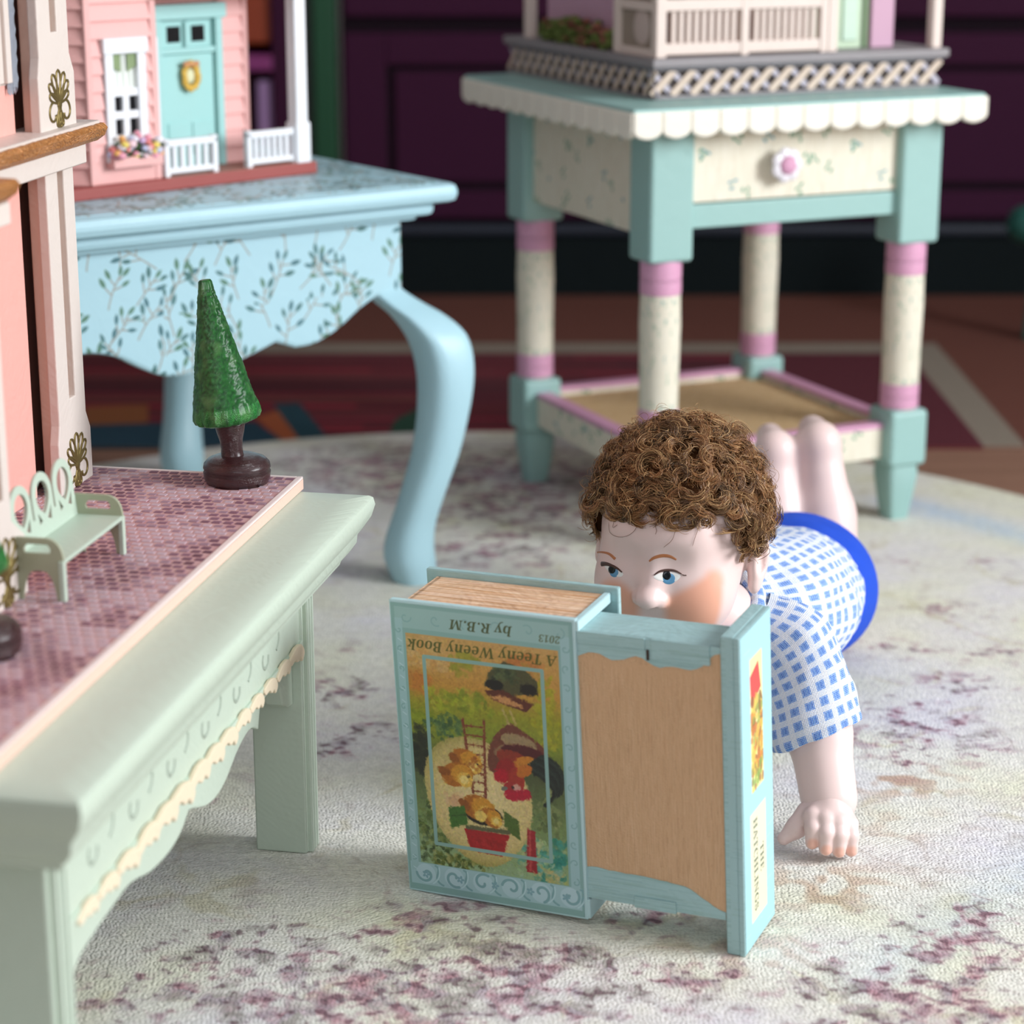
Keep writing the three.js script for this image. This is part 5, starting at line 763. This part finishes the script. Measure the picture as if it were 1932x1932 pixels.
  const bodyP = [
    [cap(W(0.262, 0.236, -2.69), W(0.345, 0.19, -2.87), 0.052, 0.075), 0.02], [cap(W(0.345, 0.19, -2.87), W(0.41, 0.155, -3.10), 0.075, 0.072), 0.03], [cap(jt.sh1, jt.sh2, 0.042, 0.042), 0.03],
    [cap(jt.sh1, jt.el1, 0.042, 0.039), 0.02], [cap(jt.el1, jt.wr1, 0.0385, 0.0350), 0.015], [cap(jt.sh2, jt.el2, 0.046, 0.039), 0.02], [cap(jt.el2, jt.wr2, 0.0385, 0.034), 0.015],
    [cap(W(0.372, 0.13, -3.14), W(0.402, 0.085, -3.30), 0.062, 0.052), 0.03], [cap(W(0.46, 0.13, -3.14), W(0.497, 0.085, -3.31), 0.062, 0.052), 0.03],
    [cap(W(0.402, 0.08, -3.315), W(0.409, 0.19, -3.365), 0.049, 0.042), 0.02], [cap(W(0.409, 0.19, -3.365), W(0.4085, 0.285, -3.39), 0.041, 0.030), 0.02], [cap(W(0.4085, 0.287, -3.385), W(0.408, 0.29, -3.46), 0.029, 0.022), 0.015],
    [cap(W(0.497, 0.08, -3.32), W(0.488, 0.19, -3.365), 0.050, 0.043), 0.02], [cap(W(0.488, 0.19, -3.365), W(0.4765, 0.295, -3.39), 0.042, 0.032), 0.02], [cap(W(0.4765, 0.300, -3.385), W(0.475, 0.302, -3.46), 0.031, 0.023), 0.015],
  ];
  const bodyF = (x, y, z) => { let d = bodyP[0][0](x, y, z); for (let i = 1; i < bodyP.length; i++) d = smin(d, bodyP[i][0](x, y, z), bodyP[i][1]); return d; };
  const lo = W(0.06, 0.0, -3.52), hi = W(0.58, 0.36, -2.50);
  const bodyG = tint(nets(bodyF, [lo.x, lo.y, lo.z], [hi.x, hi.y, hi.z], 0.0065), () => skin);
  // a hand: palm, four fingers of two joints, thumb from the side of the palm
  const hand = (wr, K, T, th, cell) => {
    const ps = [[cap(wr, wr.clone().lerp(K[1].clone().add(K[2]).multiplyScalar(0.5), 0.5), 0.0335, 0.022), 0.010]];
    for (let i = 0; i < 4; i++) ps.push([cap(wr.clone().lerp(K[i], 0.45), K[i], 0.0150, 0.0120), 0.007]);
    const fl = []; for (let i = 0; i < 4; i++) { const m = K[i].clone().lerp(T[i], 0.5).add(V(0, 0.004, 0.004)); fl.push([cap(K[i], m, 0.0115, 0.0100), cap(m, T[i], 0.0100, 0.0082)]); }
    const t = [cap(th[0], th[1], 0.0150, 0.0125), cap(th[1], th[2], 0.0122, 0.0082)];
    const f = (x, y, z) => { let d = ps[0][0](x, y, z); for (let i = 1; i < 5; i++) d = smin(d, ps[i][0](x, y, z), ps[i][1]); for (const [a, b] of fl) d = smin(d, smin(a(x, y, z), b(x, y, z), 0.004), 0.0028); return smin(d, smin(t[0](x, y, z), t[1](x, y, z), 0.006), 0.009); };
    const all = [wr, ...K, ...T, ...th], a = [1e9, 1e9, 1e9], b = [-1e9, -1e9, -1e9]; for (const q of all) ['x', 'y', 'z'].forEach((k, i) => { a[i] = Math.min(a[i], q[k] - 0.042); b[i] = Math.max(b[i], q[k] + 0.042); });
    return tint(nets(f, a, b, cell), (p) => { let e = 9; T.forEach((q) => { e = Math.min(e, p.distanceTo(q.clone().add(V(0, 0.001, 0.008)))); }); return skin.clone().lerp(tipC, 0.5 * (1 - smooth(0.0045, 0.0105, e))); });
  };
  const hp = (u, v, t) => at(u, v, t).sub(O);
  const hand1 = hand(jt.wr1, [hp(1534, 1541, 2.729), hp(1558, 1547, 2.723), hp(1582, 1550, 2.724), hp(1601, 1555, 2.733)], [hp(1532, 1590, 2.722), hp(1558, 1602, 2.717), hp(1583, 1606, 2.719), hp(1606, 1604, 2.727)], [hp(1524, 1535, 2.752), hp(1502, 1562, 2.748), hp(1479, 1582, 2.745)], 0.0019);
  const s2 = (x, y, z) => W(x, y, z), hand2 = hand(jt.wr2, [s2(0.100, 0.034, -2.572), s2(0.115, 0.036, -2.562), s2(0.131, 0.035, -2.558), s2(0.146, 0.031, -2.562)], [s2(0.092, 0.012, -2.543), s2(0.110, 0.011, -2.532), s2(0.130, 0.011, -2.529), s2(0.149, 0.011, -2.536)], [s2(0.150, 0.040, -2.59), s2(0.168, 0.026, -2.572), s2(0.180, 0.014, -2.556)], 0.003);
  for (const g of [headG, bodyG, hand1, hand2]) g.deleteAttribute('uv');
  const whole = mergeGeometries([headG, bodyG, hand1, hand2]);
  const porcelain = mat('#ffffff', 0.42, { vertexColors: true, clearcoat: 0.12, clearcoatRoughness: 0.5, sheen: 0.15, sheenRoughness: 0.5, sheenColor: new THREE.Color('#fff0ee') });
  part('body', whole, porcelain, doll);
  // painted eyes and brows: thin patches that lie on the face
  const onFace = (u, v, off) => { const p = trace(u, v), h = 0.001, n = V(headF(p.x + h, p.y, p.z) - headF(p.x - h, p.y, p.z), headF(p.x, p.y + h, p.z) - headF(p.x, p.y - h, p.z), headF(p.x, p.y, p.z + h) - headF(p.x, p.y, p.z - h)).normalize(); return p.addScaledVector(n, off).applyMatrix4(HM); };
  const patch = (outline, off, rings = 6) => { const n = outline.length, cx = outline.reduce((s, p) => s + p[0], 0) / n, cy = outline.reduce((s, p) => s + p[1], 0) / n; const g = grid(n, rings, (u, v) => { const [px, py] = outline[Math.round(u * n) % n], p = onFace(lerp(cx, px, v), lerp(cy, py, v), off * (v > 0.99 ? 0.15 : 1)); return p; }); return g; };
  const closed = (pts, n = 30) => { const c = new THREE.CatmullRomCurve3(pts.map((p) => V(p[0], p[1], 0)), true); return c.getPoints(n).slice(0, n).map((p) => [p.x, p.y]); };
  const oval = (cx, cy, a, b, n = 24) => Array.from({ length: n }, (_, k) => [cx + a * Math.cos(k / n * 6.2832), cy + b * Math.sin(k / n * 6.2832)]);
  const strip = (pts, wid, off) => { const c = new THREE.CatmullRomCurve3(pts.map((p) => V(p[0], p[1], 0))), n = 18; return grid(n, 4, (u, v) => { const p = c.getPoint(u), t = c.getTangent(u), w = wid(u) * (v - 0.5); return onFace(p.x - t.y * w, p.y + t.x * w, off * (v === 0 || v === 1 ? 0.15 : 1)); }); };
  const dbl = (c, r) => mat(c, r, { side: THREE.DoubleSide });
  const eyeW = dbl('#eeece8', 0.25), irisM = dbl('#5f93b8', 0.2), pupM = dbl('#121418', 0.15), lidM = dbl('#4a3028', 0.4), browM = dbl('#b8754a', 0.5), lipM = dbl('#d98a78', 0.4);
  const eyeR = part('eye', patch(closed([[1233, 1089], [1241, 1083], [1258, 1079], [1275, 1081], [1284, 1086], [1279, 1094], [1268, 1099], [1252, 1097], [1240, 1094]]), 0.0005), eyeW, doll, 'painted blue eye');
  part('iris', patch(oval(1262, 1091, 13.5, 11.5), 0.0008, 4), irisM, eyeR); part('pupil', patch(oval(1258, 1086, 9, 9.5), 0.0012, 4), pupM, eyeR);
  part('lid_line', strip([[1234, 1085], [1245, 1078], [1260, 1075.5], [1274, 1077], [1286, 1083]], (u) => 4.6 * (0.45 + Math.sin(u * 3.14) * 0.6), 0.0013), lidM, eyeR); part('lash', strip([[1287, 1084], [1291, 1085.5], [1295, 1085.5]], () => 2, 0.0010), lidM, eyeR);
  const eyeL = part('eye', patch(closed([[1141, 1068], [1150, 1066], [1163, 1072], [1176, 1083], [1172, 1088], [1160, 1087], [1150, 1080]]), 0.0005), eyeW, doll, 'painted blue eye');
  part('iris', patch(oval(1159.5, 1080, 9, 9), 0.0008, 4), irisM, eyeL); part('pupil', patch(oval(1155.5, 1074.5, 8, 9), 0.0012, 4), pupM, eyeL);
  part('lid_line', strip([[1135, 1064], [1143, 1064], [1153, 1067], [1164, 1072], [1174, 1080]], (u) => 7 * (1 - u) + 2.4, 0.0013), lidM, eyeL);
  part('brow', strip([[1225, 1059], [1233, 1053], [1250, 1048.5], [1264, 1050], [1276, 1056]], (u) => 6.5 * (0.5 + 0.5 * Math.sin(u * 3.14)), 0.0005), browM, doll); part('brow', strip([[1127, 1042], [1137, 1042], [1149, 1045], [1161, 1055]], (u) => 5 * (0.6 + 0.5 * u), 0.0005), browM, doll);
  part('lips', patch(oval(1212, 1176, 18, 6), 0.0006), lipM, doll);

  // hair: an under-layer, dark for the shadows between waves, and thousands of curled strands
  const hairEdge = (dir) => { const az = Math.atan2(dir.x, dir.z), a = Math.abs(az); return a < 0.9 ? lerp(0.050, 0.044, a / 0.9) : a < 1.45 ? lerp(0.044, -0.018, smooth(0.9, 1.35, a)) : a < 1.75 ? lerp(-0.016, 0.010, smooth(1.45, 1.62, a)) : lerp(0.010, -0.055, smooth(1.75, 2.2, a)); };
  const skull = ell(V(0, 0.028, -0.012), V(0.092, 0.098, 0.106)), HC0 = V(0, 0.028, -0.012);
  const onSkull = (d, lift) => V(HC0.x + d.x * (0.092 + lift), HC0.y + d.y * (0.098 + lift), HC0.z + d.z * (0.106 + lift));
  const under = nets((x, y, z) => { const q = V(x - HC0.x, y - HC0.y, z - HC0.z), l = q.length() || 1, dir = q.clone().divideScalar(l), e = hairEdge(V(dir.x, 0, dir.z)), k = skull(x, y, z) - 0.0125 - 0.0045 * noise(x * 46, y * 46, z * 46) - 0.002 * noise(x * 110, y * 110, z * 110), cut = e + 0.010 + 0.006 * noise(x * 60, 5, z * 60) - y; return -smin(-k, -cut, 0.012); }, [-0.13, -0.09, -0.15], [0.13, 0.16, 0.13], 0.0042);
  under.applyMatrix4(HM);
  const hairM = mat('#ffffff', 0.36, { vertexColors: true, clearcoat: 0.1, clearcoatRoughness: 0.4 });
  const hair = part('hair', tint(under, () => new THREE.Color('#3d2412')), mat('#ffffff', 0.9, { vertexColors: true, specularIntensity: 0.15, bumpMap: fineBump, bumpScale: 0.003 }), doll, 'short curly chestnut brown hair');
  const SP = [], SN = [], SC = [], SI = [], SEG = 8;
  const dk = new THREE.Color('#3f240f'), md = new THREE.Color('#96633a'), lt = new THREE.Color('#e0b680');  // darkest and palest strand tones carry the hair's shadows and golden highlights
  const strand = (pts, r, col) => {
    const b0 = SP.length / 3, n = pts.length; let t = V(0, 0, 0), u = V(0, 0, 0), w = V(0, 0, 0);
    for (let i = 0; i < n; i++) {
      t.subVectors(pts[Math.min(i + 1, n - 1)], pts[Math.max(i - 1, 0)]).normalize(); u.set(0.31, 0.87, -0.38).cross(t).normalize(); w.crossVectors(t, u);
      const rad = r * (i === 0 || i === n - 1 ? 0.4 : 1);
      for (let k = 0; k < 3; k++) { const a = k * 2.0944, x = u.x * Math.cos(a) + w.x * Math.sin(a), y = u.y * Math.cos(a) + w.y * Math.sin(a), z = u.z * Math.cos(a) + w.z * Math.sin(a); SP.push(pts[i].x + x * rad, pts[i].y + y * rad, pts[i].z + z * rad); SN.push(x, y, z); SC.push(col.r, col.g, col.b); }
    }
    for (let i = 0; i < n - 1; i++) for (let k = 0; k < 3; k++) { const a = b0 + i * 3 + k, b = b0 + i * 3 + (k + 1) % 3; SI.push(a, b, a + 3, b, b + 3, a + 3); }
  };
  const gold = Math.PI * (3 - Math.sqrt(5)), NC = 980; let made = 0;
  for (let i = 0; i < NC; i++) {
    const y0 = 1 - (i + 0.5) / NC * 1.75, r0 = Math.sqrt(Math.max(0, 1 - y0 * y0)), ph = i * gold + rr(-0.15, 0.15), d = V(Math.cos(ph) * r0, y0, Math.sin(ph) * r0), e = hairEdge(d), lift = rr(0.010, 0.0195), c = onSkull(d, lift);
    if (c.y < e + 0.004) continue; made++;
    const n = d.clone().normalize(), ta = V(0.2, 1, 0.1).cross(n).normalize(), tb = n.clone().cross(ta), th = 3.6 * noise(c.x * 14, c.y * 14, c.z * 14 + 9) + rr(-0.5, 0.5);
    const t1 = ta.clone().multiplyScalar(Math.cos(th)).addScaledVector(tb, Math.sin(th)), t2 = n.clone().cross(t1), tilt = rr(-0.75, 0.75), ax = n.clone().multiplyScalar(Math.cos(tilt)).addScaledVector(t1, Math.sin(tilt)), e1 = t2, e2 = ax.clone().cross(e1).normalize();
    const rad = rr(0.008, 0.021), arc = rr(2.2, 4.4), a0 = R() * 6.28, base = dk.clone().lerp(md, Math.pow(R(), 0.8)), ns = 27;
    for (let s = 0; s < ns; s++) {
      const rs = rad * (0.55 + 0.65 * R()), h = rr(-0.005, 0.005), ja = a0 + rr(-0.5, 0.5), ox = rr(-0.0022, 0.0022), oy = rr(-0.0022, 0.0022), pts = [], wob = rr(0, 6);
      for (let k = 0; k <= SEG; k++) { const t = k / SEG, a = ja + arc * t, r = rs * (1 - 0.28 * t), p = c.clone().addScaledVector(e1, r * Math.cos(a) + ox).addScaledVector(e2, r * Math.sin(a) + oy).addScaledVector(ax, h + 0.004 * (t - 0.5)); p.x += 0.0007 * Math.sin(wob + t * 9); p.y += 0.0007 * Math.cos(wob * 2 + t * 8); const q = p.clone().sub(HC0), l = Math.sqrt((q.x / 0.105) ** 2 + (q.y / 0.111) ** 2 + (q.z / 0.119) ** 2), mn = 0.985; if (l < mn) p.copy(HC0).addScaledVector(q, mn / l); if (p.y < e - 0.004 && p.z > -0.03) p.y = e - 0.004 + (p.y - e + 0.004) * 0.3; pts.push(p.applyMatrix4(HM)); }
      const c0 = base.clone().lerp(lt, R() < 0.22 ? 0.5 + 0.5 * R() : 0.22 * R()).multiplyScalar(rr(0.75, 1.1));
      strand(pts, rr(0.00030, 0.00048), c0);
    }
  }
  for (let i = 0; i < 1700; i++) {   // loose frizz beyond the outline
    const y0 = rr(-0.7, 1), r0 = Math.sqrt(1 - y0 * y0), ph = R() * 6.283, d = V(Math.cos(ph) * r0, y0, Math.sin(ph) * r0), e = hairEdge(d), c = onSkull(d, rr(0.014, 0.026)); if (c.y < e + 0.006) continue;
    const q = V(R() - 0.5, R() - 0.5, R() - 0.5).normalize(), f1 = q.clone().cross(d).normalize(), f2 = q.clone().cross(f1), r = rr(0.006, 0.013), a0 = R() * 6.28, arc = rr(1.6, 3.6), pts = [];
    for (let k = 0; k <= SEG; k++) { const a = a0 + arc * k / SEG; pts.push(c.clone().addScaledVector(f1, r * Math.cos(a)).addScaledVector(f2, r * Math.sin(a)).applyMatrix4(HM)); }
    strand(pts, 0.00026, md.clone().lerp(lt, 0.5 * R()));
  }
  // a few single hairs that fall on the forehead
  for (const pts of [[[1150, 985], [1152, 1003], [1166, 1012], [1186, 1010], [1200, 998], [1204, 982]], [[1130, 985], [1133, 998], [1130, 1008]], [[1275, 1000], [1268, 1018], [1252, 1032]], [[1236, 990], [1239, 1002], [1237, 1008]], [[1318, 995], [1312, 1010], [1306, 1030]], [[1160, 983], [1158, 995], [1166, 990]]]) { const c = new THREE.CatmullRomCurve3(pts.map(([u, v]) => onFace(u, v, 0.0012))); strand(c.getPoints(14), 0.0003, dk.clone().lerp(md, 0.5)); }
  const sg = new THREE.BufferGeometry(); sg.setAttribute('position', new THREE.Float32BufferAttribute(SP, 3)); sg.setAttribute('normal', new THREE.Float32BufferAttribute(SN, 3)); sg.setAttribute('color', new THREE.Float32BufferAttribute(SC, 3)); sg.setIndex(SI);
  stuff(part('curls', sg, hairM, hair));

  // gingham shirt, shorts
  const per = 0.0195, gingham = canvasTex(512, 512, (c, w) => {
    const P4 = w / 4, half = P4 / 2, th = P4 / 10;
    c.fillStyle = '#e9edf7'; c.fillRect(0, 0, w, w);
    for (let j = 0; j < 40; j++) for (let i = 0; i < 40; i++) { const bx2 = (i % 10) < 6, by2 = (j % 10) < 6, over = (i + j) % 2 === 0, blue = over ? bx2 : by2; const both = bx2 && by2; const rim = [0, 5].includes(i % 10) || [0, 5].includes(j % 10); c.fillStyle = both && rim ? ['#7ea4e4', '#93b4ea', '#6f99e0'][(i * 5 + j) % 3] : both ? ['#4479cf', '#5488d8', '#6396de'][(i * 7 + j * 3) % 3] : blue ? '#d3dff5' : ['#eef1f9', '#dfe5f2', '#e6eaf5'][(i + j * 2) % 3]; c.beginPath(); c.ellipse((i + 0.5) * th, (j + 0.5) * th, th * (over ? 0.44 : 0.62), th * (over ? 0.62 : 0.44), 0, 0, 7); c.fill(); }
  }, { size: [per * 4, per * 4] });
  const threadBump = dataTex(256, (u, v) => { const s = 40, i = Math.floor(u * s), j = Math.floor(v * s), a = u * s - i - 0.5, b = v * s - j - 0.5; return (i + j) % 2 ? 1 - 1.6 * a * a - 0.4 * b * b : 1 - 1.6 * b * b - 0.4 * a * a; }, per * 4);
  const shirtM = mat('#ffffff', 0.85, { map: gingham, bumpMap: threadBump, bumpScale: 0.0016, side: THREE.DoubleSide, sheen: 0.3, sheenRoughness: 0.5, sheenColor: new THREE.Color('#dfe8ff') });
  const sec = (x, y, z, ra, rb, a = V(1, 0, 0.2), b = V(0, 1, -0.1)) => ({ c: W(x, y, z), a: a.clone().normalize(), b: b.clone().normalize(), ra, rb });
  const dense = (s, k) => { const o = []; for (let i = 0; i < s.length - 1; i++) for (let j = 0; j < k; j++) { const t = j / k, A = s[i], B = s[i + 1], A0 = s[Math.max(i - 1, 0)], B1 = s[Math.min(i + 2, s.length - 1)], cr = (p, q, r2, w2) => 0.5 * (2 * q + (r2 - p) * t + (2 * p - 5 * q + 4 * r2 - w2) * t * t + (3 * q - p - 3 * r2 + w2) * t * t * t); o.push({ c: V(cr(A0.c.x, A.c.x, B.c.x, B1.c.x), cr(A0.c.y, A.c.y, B.c.y, B1.c.y), cr(A0.c.z, A.c.z, B.c.z, B1.c.z)), a: A.a.clone().lerp(B.a, t).normalize(), b: A.b.clone().lerp(B.b, t).normalize(), ra: cr(A0.ra, A.ra, B.ra, B1.ra), rb: cr(A0.rb, A.rb, B.rb, B1.rb) }); } o.push(s[s.length - 1]); return o; };
  const ruffle = (g, amp, f, keep = () => 1) => { const p = g.attributes.position, n = g.attributes.normal; for (let i = 0; i < p.count; i++) { const e = amp * keep(p.getX(i), p.getY(i), p.getZ(i)) * (noise(p.getX(i) * f, p.getY(i) * f, p.getZ(i) * f) + 0.5 * noise(p.getX(i) * f * 2.3, p.getY(i) * f * 2.3, 4 + p.getZ(i) * f * 2.3)); p.setXYZ(i, p.getX(i) + n.getX(i) * e, p.getY(i) + n.getY(i) * e, p.getZ(i) + n.getZ(i) * e); } g.computeVertexNormals(); return g; };
  const torso = dense([sec(0.253, 0.276, -2.676, 0.052, 0.058, V(1, -0.25, 0.1), V(0.2, 0.5, -0.8)), sec(0.268, 0.260, -2.700, 0.076, 0.074, V(1, -0.15, 0.15), V(0.1, 0.6, -0.75)), sec(0.298, 0.234, -2.755, 0.106, 0.090, V(1, -0.05, 0.2), V(0.05, 0.85, -0.45)), sec(0.342, 0.208, -2.86, 0.114, 0.100), sec(0.366, 0.188, -2.95, 0.112, 0.098), sec(0.380, 0.174, -3.00, 0.111, 0.095), sec(0.389, 0.165, -3.045, 0.113, 0.097), sec(0.388, 0.165, -3.043, 0.109, 0.093), sec(0.378, 0.172, -3.00, 0.105, 0.090)], 8);
  const shirt = part('shirt', ruffle(loft(torso, 64, false, 1.2, 0.62), 0.006, 16), shirtM, doll, 'blue and white gingham shirt');
  const hA = V(0.86, 0.42, 0.10), hB = V(0.12, -0.30, -0.95);
  const slv = (pts) => ruffle(loft(dense(pts, 9), 48, false, 1, 1), 0.0045, 22);
  part('sleeve', slv([sec(0.300, 0.232, -2.73, 0.050, 0.062, V(0.5, 0.75, 0.2), V(0, -0.2, -1)), sec(0.338, 0.214, -2.70, 0.064, 0.070, V(0.7, 0.6, 0.1), V(0.05, -0.25, -0.97)), sec(0.360, 0.182, -2.655, 0.062, 0.062, V(0.8, 0.5, 0.1), V(0.1, -0.3, -0.95)), sec(0.370, 0.153, -2.625, 0.060, 0.058, hA, hB), sec(0.376, 0.128, -2.603, 0.060, 0.056, hA, hB), sec(0.3765, 0.127, -2.602, 0.056, 0.052, hA, hB), sec(0.372, 0.150, -2.622, 0.054, 0.050, hA, hB)]), shirtM, shirt, 'short gingham sleeve');
  const gA = V(0.80, -0.50, 0.1), gB = V(-0.1, -0.3, -0.95);
  part('sleeve', slv([sec(0.275, 0.228, -2.72, 0.050, 0.058, V(0.5, -0.75, 0.2), V(0, -0.2, -1)), sec(0.240, 0.206, -2.70, 0.058, 0.060, V(0.6, -0.6, 0.1), gB), sec(0.205, 0.172, -2.672, 0.058, 0.056, gA, gB), sec(0.176, 0.143, -2.65, 0.056, 0.053, gA, gB), sec(0.177, 0.144, -2.651, 0.052, 0.049, gA, gB), sec(0.195, 0.16, -2.665, 0.05, 0.047, gA, gB)]), shirtM, shirt, 'short gingham sleeve');
  // collar: a rolled band round the neck
  { const c0 = W(0.2535, 0.277, -2.678), ca = V(1, -0.25, 0.1).normalize(), cb = V(0.2, 0.5, -0.8).normalize(), pts = []; for (let k = 0; k < 20; k++) { const a = k / 20 * 6.2832; pts.push(c0.clone().addScaledVector(ca, 0.055 * Math.cos(a)).addScaledVector(cb, 0.061 * Math.sin(a))); } const g = new THREE.TubeGeometry(new THREE.CatmullRomCurve3(pts, true), 90, 0.0115, 12, true), uv = g.attributes.uv; for (let i = 0; i < uv.count; i++) uv.setXY(i, uv.getX(i) * 0.40, uv.getY(i) * 0.075); part('collar', ruffle(g, 0.003, 40), shirtM, shirt); }
  const blue = mat('#0f4fd6', 0.85, { bumpMap: fineBump, bumpScale: 0.002, sheen: 0.4, sheenRoughness: 0.5, sheenColor: new THREE.Color('#3f7dff'), side: THREE.DoubleSide });
  const seat = dense([sec(0.380, 0.158, -2.98, 0.098, 0.082), sec(0.396, 0.155, -3.04, 0.110, 0.094), sec(0.410, 0.150, -3.11, 0.120, 0.106), sec(0.422, 0.144, -3.18, 0.114, 0.100), sec(0.431, 0.136, -3.225, 0.096, 0.082), sec(0.436, 0.130, -3.25, 0.070, 0.060), sec(0.438, 0.128, -3.26, 0.02, 0.02)], 6);
  const legS = (x0, x1) => loft(dense([sec(x0, 0.135, -3.12, 0.066, 0.070), sec(lerp(x0, x1, 0.5), 0.115, -3.20, 0.068, 0.069), sec(x1, 0.098, -3.275, 0.064, 0.066), sec(x1, 0.098, -3.274, 0.060, 0.062), sec(lerp(x0, x1, 0.5), 0.112, -3.22, 0.058, 0.060)], 6), 40, false);
  part('shorts', merge([loft(seat, 56, false), legS(0.385, 0.400), legS(0.455, 0.490)]), blue, doll, 'bright blue felt shorts');
}
scene.traverse((o) => { if (o.isMesh) { o.castShadow = true; o.receiveShadow = true; } });
renderer.render(scene, camera);
